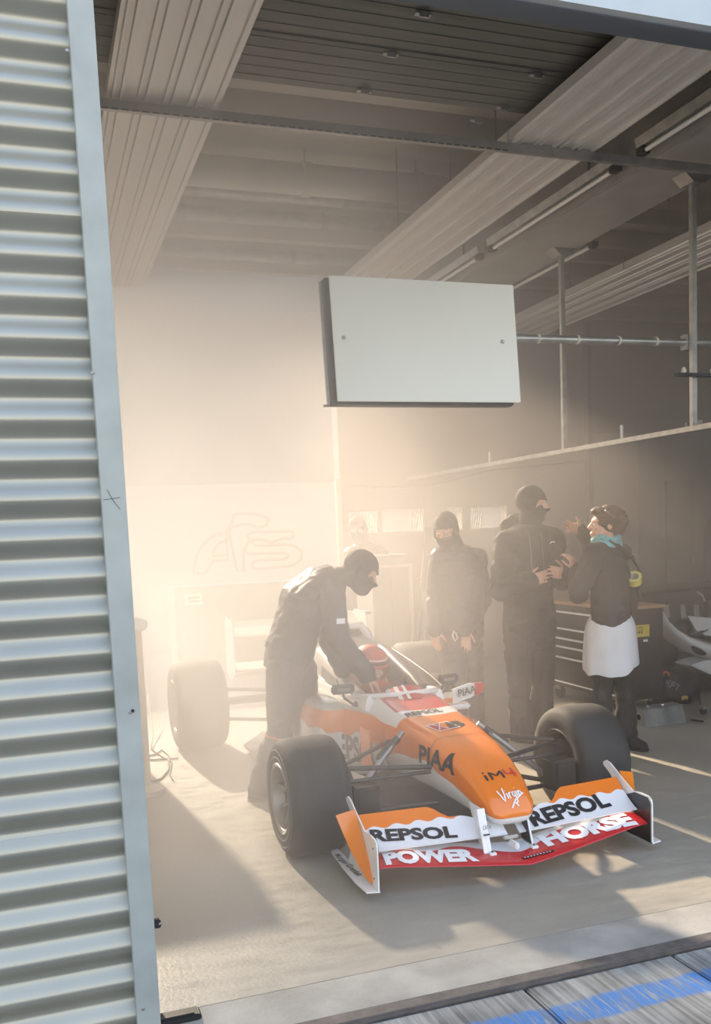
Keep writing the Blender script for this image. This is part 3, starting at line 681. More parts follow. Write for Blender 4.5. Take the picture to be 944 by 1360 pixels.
# floor
B().prism([(XC-.2, 4.3, .055), (XC+.2, 4.3, .055), (XC+.34, 4.75, .055), (XC+.62, 5.2, .055), (XC+.62, 6.4, .055), (XC+.4, 6.75, .055), (XC-.4, 6.75, .055), (XC-.62, 6.4, .055), (XC-.62, 5.2, .055), (XC-.34, 4.75, .055)], (0, 0, -.018)).build('floor_plate', 'carbon', car)
for s_ in (-1, 1):
    x = XC+s_*.33
    B().sheet([[Vector((x+s_*.03*math.sin(t*3), y, z)) for t, y in ((0, 4.60), (.3, 4.70), (.6, 4.80), (1, 4.93))] for z in (.08, .13, .18, .22)], .005).build('barge_board', 'carwhite', car, smooth=50)
    B().sheet([[Vector((x-s_*.02, y+.03*(z-.2), z)) for y in (4.55, 4.62, 4.70)] for z in (.26, .34, .42, .475)], .006).build('turning_vane', 'orange', car)
    B().bb(x-.003, x+.003, 4.50, 4.7, .075, .12).build('vane_foot', 'red', car)
b = B().bb(XC-.62, XC-.30, 4.9, 4.93, .055, .085); b.build('floor_edge', 'carbon', car)
# mirrors
for s_ in (-1, 1):
    mx_ = XC+s_*.33; o = B().box((mx_, 4.93, .652), (.135, .035, .055), Matrix.Rotation(s_*.12, 3, 'Z')).build('mirror', 'carbon', car, bevel=.010)
    B().box((mx_, 4.953, .652), (.11, .006, .042), Matrix.Rotation(s_*.12, 3, 'Z')).build('mirror_glass', 'chrome', o)
    B().tube([(mx_, 4.93, .628), (mx_-s_*.005, 4.925, .60), (mx_-s_*.05, 4.93, .565), (mx_-s_*.10, 4.95, .545)], .008, 8).build('mirror_stalk', 'carbon', o, smooth=60)
    b = B().box((mx_, 4.910, .652), (.075, .002, .018), Matrix.Rotation(s_*.12, 3, 'Z')); b.build('mirror_badge', 'inkgrey', o)
# ------------------------------------------------------------------ wheels
def wheel(cx, cy, R, w_, side, name):
    """side = -1: outer face towards -X; tyre is the part, rim, spokes and nut are sub-parts"""
    h = w_/2; pr = [(-h+.012, R*.60), (-h, R*.64), (-h-.006, R*.76), (-h+.002, R*.88), (-h+.018, R*.955), (-h+.045, R*.990), (-h*.5, R), (h*.5, R), (h-.045, R*.990), (h-.018, R*.955), (h-.002, R*.88), (h+.006, R*.76), (h, R*.64), (h-.012, R*.60)]
    inner = [(h-.014, R*.585), (-h+.014, R*.585)]
    t = B().lathe(pr+inner+[pr[0]], (cx, cy, R), (1, 0, 0), 56).build(name, 'tyre', car, smooth=40)
    s_ = side; r0 = R*.585
    B().lathe([(s_*(h-.006), r0+.010), (s_*(h+.004), r0+.004), (s_*(h-.004), r0-.012), (s_*(h-.05), r0-.022), (s_*(h-.085), r0-.030), (s_*(h-.085), .05), (s_*(h-.06), .045), (s_*(h-.06), .001)], (cx, cy, R), (1, 0, 0), 40).build('wheel_rim', 'rim', t, smooth=30)
    B().lathe([(-s_*(h-.006), r0+.008), (-s_*h, r0), (-s_*(h-.02), r0-.018), (-s_*(h-.16), r0-.03)], (cx, cy, R), (1, 0, 0), 40).build('inner_rim', 'darksteel', t, smooth=30)
    for k in range(8):
        a = 2*math.pi*k/8+.2; d = Vector((0, math.cos(a), math.sin(a))); q = Vector((cx+s_*(h-.055), cy, R))
        B().cap(q+d*.05+Vector((-s_*.01, 0, 0)), q+d*(r0-.03)+Vector((s_*.018, 0, 0)), .017, .011, 8).build('spoke', 'rim', t, smooth=60)
    B().lathe([(s_*(h-.065), .032), (s_*(h-.03), .030), (s_*(h-.022), .022), (s_*(h-.022), .0005)], (cx, cy, R), (1, 0, 0), 6).build('wheel_nut', 'darksteel', t)
    for q in (.70, .82):
        B().lathe([(s_*(h+.0035), R*q-.003), (s_*(h+.0062), R*q), (s_*(h+.0035), R*q+.003)], (cx, cy, R), (1, 0, 0), 56).build('sidewall_ring', 'inkgrey', t, smooth=60)
    return t
wheel(1.165, 4.2, .285, .29, -1, 'front_wheel'); wheel(2.695, 4.2, .285, .29, 1, 'front_wheel')
wheel(1.05, 6.72, .325, .36, -1, 'rear_wheel'); wheel(2.81, 6.72, .325, .36, 1, 'rear_wheel')
for s_ in (-1, 1):
    xw = XC+s_*.60; xb = XC+s_*.195
    # brake ducts: box scoops inboard of the front tyres
    o = B().bb(XC+s_*.47, XC+s_*.60, 3.98, 4.10, .185, .345).build('brake_duct', 'carbon', car, bevel=.008)
    B().bb(XC+s_*.485, XC+s_*.585, 3.972, 3.9795, .20, .33).build('duct_mouth', 'black', o)
    B().cyl((XC+s_*.56, 4.2, .285), (XC+s_*.66, 4.2, .285), .11, n=24).build('upright', 'darksteel', car, smooth=30)
    def arm(nm, pts, rr, mm='carbon'):
        return B().tube(pts, rr, 8).build(nm, mm, car, smooth=60)
    arm('upper_wishbone', [(xw, 4.17, .40), (xb+s_*.01, 3.98, .405)], .013); arm('upper_wishbone', [(xw, 4.2, .40), (xb+s_*.02, 4.52, .42)], .012)
    arm('lower_wishbone', [(xw, 4.17, .17), (xb-s_*.02, 3.98, .225)], .013); arm('lower_wishbone', [(xw, 4.2, .17), (xb, 4.60, .22)], .013)
    arm('steering_arm', [(xw, 4.10, .35), (xb, 4.02, .37)], .010)
    arm('pushrod', [(xw-s_*.02, 4.2, .19), (xb+s_*.02, 4.32, .51)], .015, 'steel')
    arm('pushrod_sleeve', [(xb+s_*.17, 4.285, .392), (xb+s_*.05, 4.312, .483)], .02, 'darksteel')
    arm('drive_shaft', [(XC+s_*.15, 6.72, .32), (XC+s_*.75, 6.72, .325)], .03, 'darksteel')
    arm('rear_wishbone', [(XC+s_*.12, 6.4, .40), (XC+s_*.75, 6.68, .43)], .014); arm('rear_wishbone', [(XC+s_*.12, 6.5, .16), (XC+s_*.75, 6.72, .2)], .014)
B().box((XC, 6.85, .27), (.24, .5, .24)).build('gearbox', 'darksteel', car, bevel=.03)
# ------------------------------------------------------------------ front wing
def span(x): return abs(x-XC)/.66
def wy(x): return 3.400+.100*min(1, span(x)**1.2)          # leading edge, bowed forward at the middle
def wz(x): return .080+.055*min(1, span(x)*1.1)
def airfoil(x, y0, z0, ch, rise, th, camber=.0):
    pts = []
    for t in (0, .02, .08, .2, .4, .7, 1):
        pts.append((y0+ch*t, z0+rise*t**1.25+th*(1.6*math.sqrt(t)*(1-t)+.02)+camber*t*(1-t)))
    for t in (.7, .4, .2, .08, .02):
        pts.append((y0+ch*t, z0+rise*t**1.25-th*.8*math.sqrt(t)*(1-t)-.001))
    return [Vector((x, a, b)) for a, b in pts]
xs = np.linspace(XC-.672, XC+.672, 33)
wing = B().loft([airfoil(x, wy(x), wz(x), .20, .040, .018) for x in xs]).build('front_wing', 'red', car, smooth=60)
mw_ = mat('wing_paint', (.5, .03, .03), .26, coat=.6); n = mw_.node_tree.nodes; l = mw_.node_tree.links; p = n['Principled BSDF']; tc = n['Texture Coordinate']
sx = n.new('ShaderNodeSeparateXYZ'); l.new(tc.outputs['Object'], sx.inputs[0])
cvw = curve_node(sx.outputs['X'], [(1.25, .585), (1.40, .615), (1.52, .575), (1.66, .60), (1.78, .545), (1.93, .50), (2.06, .545), (2.20, .60), (2.33, .575), (2.48, .62), (2.62, .59)], 1.25, 2.62)
ysub = n.new('ShaderNodeMath'); ysub.operation = 'SUBTRACT'; l.new(sx.outputs['Y'], ysub.inputs[0]); ysub.inputs[1].default_value = 3.0
l.new(mixc(cmp(ysub.outputs[0], cvw), (.52, .025, .03), (.74, .76, .80)), p.inputs['Base Color']); M['wing_paint'] = mw_
wing.data.materials[0] = mw_
# flaps, orange above a wavy edge, with the deep outer and shallow inner part
mfl = mat('flap_paint', (.8, .8, .8), .26, coat=.6); n = mfl.node_tree.nodes; l = mfl.node_tree.links; p = n['Principled BSDF']; tc = n['Texture Coordinate']
sx = n.new('ShaderNodeSeparateXYZ'); l.new(tc.outputs['Object'], sx.inputs[0])
wv = n.new('ShaderNodeTexWave'); wv.wave_profile = 'SIN'; wv.inputs['Scale'].default_value = 3.0; wv.inputs['Distortion'].default_value = 0; l.new(tc.outputs['Object'], wv.inputs['Vector'])
wa = n.new('ShaderNodeMath'); wa.operation = 'MULTIPLY_ADD'; wa.inputs[1].default_value = .010; wa.inputs[2].default_value = .247; l.new(wv.outputs['Fac'], wa.inputs[0])
l.new(mixc(cmp(sx.outputs['Z'], wa.outputs[0], .0015), (.78, .79, .82), (.80, .20, .012)), p.inputs['Base Color']); M['flap_paint'] = mfl
def flap_grid(x0, x1, s_):
    rows = []
    N = 22
    for i in range(N+1):
        x = x0+(x1-x0)*i/N; d = abs(x-XC); r = []
        full = .115 if d > .335 else (.075 if d < .27 else .075+.04*(d-.27)/.065)
        if d < .2: full *= .55+.45*max(0, (d-.06)/.14)
        for t in (0, .12, .3, .55, .8, 1):
            r.append(Vector((x, 3.575+.165*t*full/.115-.02*(1-min(1, d/.66)), .172+.012*min(1, d/.66)+full*t**1.3)))
        rows.append(r)
    return rows
flaps = []
for s_ in (-1, 1):
    xa, xb_ = (1.262, XC-.03) if s_ < 0 else (XC+.03, 2.598)
    o = B().sheet(flap_grid(xa, xb_, s_), .007).build('wing_flap', 'flap_paint', car, smooth=60); flaps.append(o)
    if s_ > 0: B().box((XC-.03, 3.50, .145), (.022, .07, .03)).build('flap_bracket', 'carwhite', car, bevel=.006); B().box((XC-.03, 3.53, .170), (.075, .02, .016)).build('flap_clamp', 'silver', car, bevel=.005)
# endplates with footplates and outer orange fins
for s_ in (-1, 1):
    xe = XC+s_*.678; ex = Vector((s_*.006, 0, 0)); out_ = 'carwhite'
    prof = [(3.475, .045), (3.475, .235), (3.482, .255), (3.50, .266), (3.56, .268), (3.62, .262), (3.70, .30), (3.80, .355), (3.835, .362), (3.86, .35), (3.86, .335), (3.80, .30), (3.74, .235), (3.80, .16), (3.86, .06), (3.86, .045)]
    ep = B().prism([(xe, y, z) for y, z in prof], ex).build('endplate', 'carwhite', car)
    B().prism([(xe-s_*.003, y, z) for y, z in [(3.482, .05), (3.482, .235), (3.50, .26), (3.60, .26), (3.70, .22), (3.74, .15), (3.80, .05)]], (-s_*.0015, 0, 0)).build('inner_face', 'carbon', ep)
    B().prism([(xe, 3.47, .045), (xe+s_*.055, 3.485, .045), (xe+s_*.062, 3.60, .045), (xe+s_*.056, 3.80, .045), (xe+s_*.04, 4.02, .045), (xe, 4.06, .045)], (0, 0, .006)).build('footplate', 'carwhite', ep)
    grid = []
    for i in range(9):
        t = i/8                                             # from the low front to the high rear
        yy = 3.535+.20*t**.8; zt = .075+.255*t**.62
        grid.append([Vector((xe+s_*(.008+(.085*t**.9)*q), yy+.015*q, max(.055, zt*(1-.55*(1-t)*q)-.02*q*t))) for q in (0, .35, .7, 1)])
    B().sheet(grid, .004).build('outer_fin', 'orange', ep, smooth=60)
    for y, z in ((3.52, .09), (3.52, .22), (3.60, .10)): B().lathe([(0, .005), (.002, .004), (.002, .0003)], (xe+s_*.006, y, z), (s_, 0, 0), 8).build('rivet', 'darksteel', ep)
    # pillars that carry the nose
    xp = XC+(.066 if s_ > 0 else -.142)
    pl = B().prism([(xp, 3.505, .115), (xp, 3.60, .125), (xp, 3.70, .30), (xp, 3.575, .30)], (s_*.008, 0, 0)).build('nose_pillar', 'carwhite', car, bevel=.001)
    if s_ > 0: B().prism([(xp-.001, 3.512, .122), (xp-.001, 3.597, .130), (xp-.001, 3.69, .295), (xp-.001, 3.58, .295)], (-.0015, 0, 0)).build('inner_face', 'carbon', pl)
    B().bb(xp-.012, xp+.02, 3.485, 3.60, .112, .126).build('pillar_foot', 'carwhite', pl, bevel=.003)
    for y in (3.50, 3.585): B().cyl((xp+.004, y, .126), (xp+.004, y, .131), .005, n=8).build('bolt', 'darksteel', pl)
    if s_ < 0:
        B().prism([(xp-.03, 3.507, .115), (xp+.008, 3.507, .115), (xp+.008, 3.572, .302), (xp-.03, 3.572, .302)], (0, .010, 0)).build('pillar_face', 'carwhite', pl, bevel=.001)
        text('CATIA', (xp-.026, 3.527, .222), (1, 0, .0), (0, .33, 1), .018, 'ink', pl, None, ital=.2, wide=.55)
        B().box((xp-.011, 3.5195, .2), (.03, .003, .007), Matrix.Rotation(-.32, 3, 'X')).build('badge', 'ink', pl)
# ------------------------------------------------------------------ rear wing
for s_ in (-1, 1):
    xe = XC+s_*.54
    o = B().prism([(xe, 6.93, .50), (xe, 6.93, .86), (xe, 6.96, .89), (xe, 7.20, .91), (xe, 7.25, .88), (xe, 7.25, .45), (xe, 7.1, .42)], (s_*.008, 0, 0)).build('rear_endplate', 'carwhite', car)
    if s_ < 0:
        B().bb(xe-.0025, xe-.0005, 7.02, 7.17, .74, .79).build('red_mark', 'inkred', o); B().bb(xe-.0025, xe-.0005, 7.03, 7.16, .55, .60).build('dark_mark', 'inkgrey', o)
for y0, z0, ch, rise, nm in ((6.96, .76, .20, .08, 'rear_wing'), (7.08, .80, .14, .07, 'rear_wing'), (6.95, .50, .16, .05, 'rear_wing')):
    B().loft([airfoil(x, y0, z0, ch, rise, .015) for x in (XC-.535, XC-.2, XC+.2, XC+.535)]).build(nm, 'offwhite', car, smooth=50)
for s_ in (-1, 1): B().bb(XC+s_*.10-.008, XC+s_*.10+.008, 6.95, 7.08, .3, .51).build('wing_support', 'carbon', car)
# ------------------------------------------------------------------ lettering
bt = bvh_of(nose); bf = bvh_of(*flaps); bw = bvh_of(wing)
decal('PIAA', (556, 1011), (603, 1029), (557, 989), 'ink', nose, bt, bold=.03)
v0, v1, v2 = onto(bt, 646, 1038), onto(bt, 688, 1031), onto(bt, 646, 1027); W_, H_ = (v1-v0).length, (v2-v0).length
strokes([[(.04, 0), (.04, .62)], [(.04, .82), (.04, 1.0)], [(.20, 0), (.20, .85), (.38, .35), (.56, .85), (.56, 0)]], v0, v1-v0, v2-v0, W_, H_, .0052, 'ink', nose, bt)
strokes([[(.68, 1.0), (.68, .38), (1.0, .38)], [(.92, 0), (.92, 1.0)]], v0, v1-v0, v2-v0, W_, H_, .0052, 'inkred', nose, bt)
V = [[(0, .95), (.10, .25), (.16, .05), (.24, .5), (.30, 1.1)], [(.36, .62), (.37, .2)], [(.37, .82), (.38, .86)], [(.46, .62), (.47, .2)], [(.47, .5), (.53, .66), (.58, .6)], [(.74, .62), (.66, .64), (.62, .4), (.68, .25), (.75, .4), (.76, .66), (.74, -.1), (.62, -.25)], [(.84, .66), (.85, .25)], [(.85, .9), (.86, .94)], [(.93, .66), (.94, .25)], [(.94, .5), (1.0, .68), (1.05, .6), (1.06, .3)], [(.36, -.45), (.66, .05), (1.16, .42)], [(.58, -.1), (.70, -.42)]]
v0, v1, v2 = onto(bt, 667, 1067), onto(bt, 695, 1061), onto(bt, 668, 1050)
strokes(V, v0, v1-v0, v2-v0, (v1-v0).length/1.06, (v2-v0).length*.95, .0034, 'inkwhite', nose, bt)
decal('REPSOL', (541, 953), (588, 945), (546, 948), 'ink', nose, bt, bold=.03)
# tyre maker's flash on the top of the nose
v0, v1, v2 = onto(bt, 583, 972), onto(bt, 611, 966), onto(bt, 580, 963); ux, vy = v1-v0, v2-v0; W_, H_ = ux.length, vy.length
strokes([[(0, 0), (1, 0), (.93, 1), (-.05, 1), (0, 0)]], v0, ux, vy, W_, H_, .0032, 'inkwhite', nose, bt)
strokes([[(.03, .25), (.45, .25)], [(.02, .5), (.45, .5)], [(.02, .75), (.45, .75)]], v0, ux, vy, W_, H_, H_*.12, 'inkred', nose, bt, off=.003)
strokes([[(.08, .1), (.55, .95)], [(.2, .95), (.5, .1)]], v0, ux, vy, W_, H_, .003, 'inkwhite', nose, bt, off=.005)
text('B', v0+ux*.52+vy*.12, ux, vy, H_*.75, 'ink', nose, bt, bold=.06, wide=1.5, ital=.2, off=.004)
strokes([[(-.02, 0), (1.0, 0)]], (1.77, 4.06, .5), (1, 0, 0), (0, 1, 0), .32, .05, .0015, 'ink', nose, bt, name='panel_joint')
decal('REPSOL', (492, 1118), (607, 1112), (491, 1103), 'ink', flaps[0], bf, bold=.045)
decal('REPSOL', (708, 1098), (811, 1070), (706, 1080), 'ink', flaps[1], bf, bold=.045)
decal('POWER', (512, 1148), (636, 1143), (516, 1133), 'inkwhite', wing, bw, bold=.06)
decal('HORSE', (726, 1124), (846, 1094), (722, 1110), 'inkwhite', wing, bw, bold=.06)
strokes([[(0, 0), (1, .1)]], (1.905, 3.436, .11), (1, .03, .02), (0, 1, .2), .16, .02, .006, 'ink', wing, bw, name='maker_strip'); strokes([[(k*.1+.06, .0), (k*.1+.10, .02)] for k in range(9)], (1.905, 3.436, .11), (1, .03, .02), (0, 1, .2), .16, .02, .0025, 'inkwhite', wing, bw, off=.006, name='maker_mark')
text('Morgan Grenfell', (1.21, 3.97, .051), (.03, -1, 0), (1, 0, 0), .030, 'ink', car, None, bold=.012, wide=1.05, off=.0015)
bp_ = bvh_of(pods[0]); bk_ = bvh_of(flanks[0])
decal('REPSOL', (436, 1003), (503, 1019), (437, 973), 'inkgrey', flanks[0], bk_, bold=.035)
text('min u', (1.44, 6.62, .27), (0, -1, .04), (0, 0, 1), .085, 'offwhite', pods[0], bp_, bold=.02, wide=1.1)
# ================================================================== PEOPLE
def lerp(a, b, t): return a+(b-a)*t
def add_hand(b, w_, d, nrm, side, curl=.5, size=1., spread=.06, thumb=.5, pinch=0.):
    """hand rooted at wrist w_: d = towards the fingers, nrm = out of the palm, side = which way the thumb lies"""
    d = Vector(d).normalized(); nrm = Vector(nrm); nrm = (nrm-d*nrm.dot(d)).normalized(); ac = d.cross(nrm)*side; k = size
    b.loft([b.ring(w_-d*.02*k, ac, nrm, .024*k, .019*k, 12), b.ring(w_+d*.01*k, ac, nrm, .027*k, .018*k, 12), b.ring(w_+d*.04*k, ac, nrm, .038*k, .017*k, 12, 2.6), b.ring(w_+d*.075*k, ac, nrm, .041*k, .014*k, 12, 2.8), b.ring(w_+d*.092*k, ac, nrm, .038*k, .010*k, 12, 2.8)])
    for i, (off, ln, base) in enumerate(((.031, .070, .088), (.0105, .079, .093), (-.0105, .073, .090), (-.031, .057, .082))):
        fd = (d+ac*off*spread*30).normalized(); p = w_+d*base*k+ac*off*k-fd*.012*k; c = curl*(1+.12*i)+(pinch if i == 0 else 0)
        for j, (fr, r0, r1) in enumerate(((.48, .0088, .0080), (.31, .0080, .0072), (.25, .0072, .0058))):
            ang = c*(.55+.35*j)
            fd2 = (fd*math.cos(ang)+nrm*math.sin(ang)).normalized() if j == 0 else (fd2*math.cos(c*.75)+(nrm*math.cos(ang)-fd*math.sin(ang))*math.sin(c*.75)).normalized()
            q = p+fd2*ln*fr*k+(fd2*.012*k if j == 0 else Vector((0, 0, 0)))
            b.cap(p, q, r0*k, r1*k, 8); p = q
    t0 = w_+d*.022*k+ac*.026*k+nrm*.004*k; td = (d*.62+ac*.75*(1-thumb*.5)+nrm*.55*thumb).normalized()
    t1 = t0+td*.042*k; t2 = t1+(td+d*.4+nrm*.25*thumb).normalized()*.030*k; t3 = t2+(td*.6+d*.6+nrm*.3*thumb).normalized()*.024*k
    b.cap(t0, t1, .014*k, .0105*k, 8); b.cap(t1, t2, .0105*k, .0092*k, 8); b.cap(t2, t3, .0092*k, .0068*k, 8)
def head_frame(f, u=(0, 0, 1)):
    f = Vector(f).normalized(); u = Vector(u); u = (u-f*u.dot(f)).normalized(); r = f.cross(u); return r, f, u
def add_head(b, c, f, u=(0, 0, 1), g=0., face=True, s=1.0):
    """head about centre c (mid skull); g = growth for caps and masks"""
    r, f, u = head_frame(f, u); R = Matrix((r, f, u)).transposed()
    E_ = lambda x, y, z, rx, ry, rz: b.ell(c+(r*x+f*y+u*z)*s, rx*s+g, ry*s+g, rz*s+g, R, 18, 12)
    E_(0, -.012, .030, .074, .096, .088)      # skull
    E_(0, .030, -.035, .060, .066, .080)      # face
    E_(0, .050, -.086, .038, .040, .034)      # chin
    E_(0, .060, .022, .056, .034, .022)       # brow
    E_(0, .068, -.045, .034, .028, .040)      # muzzle
    if face or g:
        b.cap(c+(f*.088+u*.010)*s, c+(f*.108+u*-.026)*s, .010*s+g*.6, .015*s+g*.6, 10)      # nose
        E_(.012, .100, -.028, .010, .010, .008); E_(-.012, .100, -.028, .010, .010, .008)
        for q in (-1, 1): E_(q*.040, .070, -.022, .022, .018, .02)      # cheek bones
    for q in (-1, 1): b.ell(c+(r*q*.074+f*-.008+u*-.008)*s, .010*s+g, .020*s+g, .032*s+g, R, 10, 8)
    if not g:
        b.cap(c+(r*-.018+f*.092+u*-.062)*s, c+(r*.018+f*.092+u*-.062)*s, .008*s, .008*s, 8)     # lips
        b.cap(c+(r*-.014+f*.089+u*-.073)*s, c+(r*.014+f*.089+u*-.073)*s, .008*s, .008*s, 8)
def torso(b, J, g=0., sc=1.):
    R_ = J['rt'].normalized(); Rs = J.get('rts', J['rt']).normalized()
    pts = [J['pelvis']-(J['chest']-J['pelvis']).normalized()*.09, J['pelvis'], lerp(J['pelvis'], J['chest'], .45), J['chest'], lerp(J['chest'], J['neck'], .62), lerp(J['chest'], J['neck'], .92), J['neck']]
    dims = [(.125, .10), (.170, .122), (.150, .112), (.172, .125), (.168, .108), (.095, .075), (.062, .062)]
    rings = []
    for i, (p, (a, c)) in enumerate(zip(pts, dims)):
        d = (pts[min(i+1, 6)]-pts[max(i-1, 0)]).normalized(); r = R_.lerp(Rs, min(1, i/4)).normalized(); r = (r-d*r.dot(d)).normalized(); u = r.cross(d)
        rings.append(b.ring(p, r, u, a*sc+g, c*sc+g, 20, 2.3))
    b.loft(rings)
def limbs_arm(b, J, s_, g=0., cuff=0.):
    sh, el, wr = J['sh'+s_], J['el'+s_], J['wr'+s_]
    b.cap(lerp(J['chest'], J['neck'], .70)*.45+sh*.55, sh, .062+g, .060+g)
    b.cap(sh, lerp(sh, el, .5), .058+g, .049+g); b.cap(lerp(sh, el, .5), el, .049+g, .042+g)
    b.cap(el, lerp(el, wr, .35), .042+g, .043+g*.9); b.cap(lerp(el, wr, .35), wr, .043+g*.9, .027+g+cuff)
def limbs_leg(b, J, s_, g=0., hem=0., foot=False):
    hp, kn, an = J['hp'+s_], J['kn'+s_], J['an'+s_]
    b.cap(hp, lerp(hp, kn, .45), .088+g, .076+g); b.cap(lerp(hp, kn, .45), kn, .076+g, .055+g)
    b.cap(kn, lerp(kn, an, .3)+J['bk']*.012, .054+g, .056+g); b.cap(lerp(kn, an, .3)+J['bk']*.012, an, .056+g, .040+g+hem)
def shoe(name, an, d, m, parent):
    d = Vector((d[0], d[1], 0)).normalized(); r = Vector((d.y, -d.x, 0)); u = Vector((0, 0, 1)); z0 = an.z-.075; b = B()
    g_ = Vector((an.x, an.y, 0)); z = lambda h: g_+u*max(.0, h)
    b.loft([b.ring(g_+d*y+u*(zz), r, u, w_, h_, 14, 2.6) for y, zz, w_, h_ in ((-.085, .045, .02, .03), (-.075, .05, .034, .048), (-.02, .058, .038, .056), (.05, .05, .043, .048), (.11, .038, .047, .036), (.165, .030, .040, .028), (.19, .024, .02, .018))])
    o = b.build(name, m, parent, smooth=60)
    b = B(); b.loft([b.ring(g_+d*y+u*.009, r, u, w_, .009, 14, 3) for y, w_ in ((-.09, .022), (-.075, .038), (.05, .046), (.12, .049), (.17, .041), (.195, .02))]); b.build('sole', 'blackrubber', o, smooth=50)
    return o
def person(label, J, hands=True, legs=True, vox=.0055):
    """whole figure as one continuous skin; clothes come as children"""
    b = B(); torso(b, J); b.cap(J['neck']-(J['head']-J['neck']).normalized()*.03, lerp(J['neck'], J['head'], .75), .056, .052)
    add_head(b, J['head'], J['face'], J.get('up', (0, 0, 1)))
    for s_ in 'LR':
        limbs_arm(b, J, s_)
        if 'hand'+s_ in J: b2 = J['hand'+s_]; add_hand(b, J['wr'+s_], *b2)
        if legs:
            limbs_leg(b, J, s_); g_ = J['an'+s_]; fd = J['ft'].normalized(); b.cap(g_-Vector((0, 0, .03)), Vector((g_.x, g_.y, .045))+fd*.13, .036, .03)
    o = remesh(b, 'person', 'skin', None, vox, 3)
    me = o.data; base = Vector((J['pelvis'].x, J['pelvis'].y, 0)); me.transform(Matrix.Translation(-base)); o.location = base
    tag(o, label, 'person')
    r, f, u = head_frame(J['face'], J.get('up', (0, 0, 1))); c = J['head']
    for q in (-1, 1):
        e = B().ell(c+r*q*.031+f*.0865+u*-.006, .011, .0085, .0065, Matrix((r, f, u)).transposed(), 12, 8).build('eye', 'eye', o, smooth=80)
        B().ell(c+r*q*.031+f*.0935+u*-.006, .005, .0025, .005, Matrix((r, f, u)).transposed(), 10, 6).build('iris', 'iris', e, smooth=80)
    return o
def balaclava(J, o, m='nomex', slot=True, neckto=None):
    b = B(); add_head(b, J['head'], J['face'], J.get('up', (0, 0, 1)), .009)
    nk = neckto or J['neck']; b.loft([b.ring(p, head_frame(J['face'])[0], head_frame(J['face'])[1], a, c_, 16) for p, a, c_ in ((lerp(nk, J['head'], .75), .068, .078), (lerp(nk, J['head'], .3), .070, .075), (nk-Vector((0, 0, .03)), .088, .085))])
    r, f, u = head_frame(J['face'], J.get('up', (0, 0, 1))); c = J['head']
    def cl(p):
        q = p-c; x, y, z = q.dot(r), q.dot(f), q.dot(u); return y > .035 and abs(x) < .066 and -.026-.10*abs(x)*0 < z < .030
    t = remesh(b, 'balaclava', m, o, .006, 2, .0015, 30, cl if slot else None)
    sd_ = t.modifiers.new('thickness', 'SOLIDIFY'); sd_.thickness = .004; sd_.offset = 1
    return t
def overall(J, o, m, g=.02, name='overall', wr=.008, legs=True, arms='LR', hem=.016, cuff=.008, sc=1.0, torso_=True):
    b = B()
    if torso_: torso(b, J, g, sc)
    for s_ in arms: limbs_arm(b, J, s_, g, cuff)
    if legs:
        for s_ in 'LR': limbs_leg(b, J, s_, g, hem)
    return remesh(b, name, m, o, .008, 3, wr, 6.5)
def ringband(b, c, d, r, w_=.006, th=.004, n=20):
    rr, u, dd = frame(d); b.lathe([(-w_, r), (-w_, r+th), (w_, r+th), (w_, r), (-w_, r)], c, dd, n)
def knee_piping(J, o):
    for s_ in 'LR':
        k = J['kn'+s_]; a = J['an'+s_]; h = J['hp'+s_]; b = B(); ringband(b, lerp(k, a, .06), (a-h), .080, .004, .004); b.build('piping', 'piping', o, smooth=50)
V3 = Vector
# ---- mechanic bending over the cockpit
Y = 5.28
J = dict(pelvis=at(382, 872, Y), chest=at(404, 800, Y-.02), neck=at(448, 764, Y-.06), head=at(479, 759, Y-.10), face=V3((.90, -.20, -.52)), up=V3((.5, 0, .86)), rt=V3((-.12, -1, 0)), rts=V3((.12, -1, -.05)), bk=V3((-1, 0, 0)), ft=V3((1, -.15, 0)))
J.update(shR=at(440, 793, Y-.24), shL=at(441, 777, Y+.14), elR=at(450, 850, Y-.30), elL=at(437, 850, Y+.05), wrR=at(487, 897, Y-.26), wrL=at(456, 889, Y-.08),
         hpR=at(378, 892, Y-.10), hpL=at(398, 890, Y+.10), knR=at(372, 975, Y-.14), knL=at(404, 972, Y+.12), anR=at(348, 1042, Y-.10), anL=at(394, 1035, Y+.10))
J['handR'] = (V3((.55, -.15, -.62)), V3((-.35, .2, -.75)), -1, .55, 1.0); J['handL'] = (V3((.85, -.25, -.5)), V3((.1, .4, -.8)), 1, .5, 1.0)
A_ = person('mechanic in black overalls and balaclava bending over the cockpit of the car', J)
overall(J, A_, 'overall'); balaclava(J, A_); knee_piping(J, A_)
shoe('shoe', J['anR'], (1, -.2), 'blackrubber', A_); shoe('shoe', J['anL'], (1, -.1), 'blackrubber', A_)
b = B(); rr = J['rt']; ringband(b, lerp(J['pelvis'], J['chest'], .12), J['chest']-J['pelvis'], .138, .018, .014, 24); b.build('belt', 'nomex', A_, smooth=50)
B().bb(*[v for q in zip((J['elR']-V3((.03, .0, -.10))), (J['elR']+V3((.02, .0, .13)))) for v in q][:2], J['elR'].y-.068, J['elR'].y-.062, J['elR'].z+.10, J['elR'].z+.13).build('arm_badge', 'inkwhite', A_)
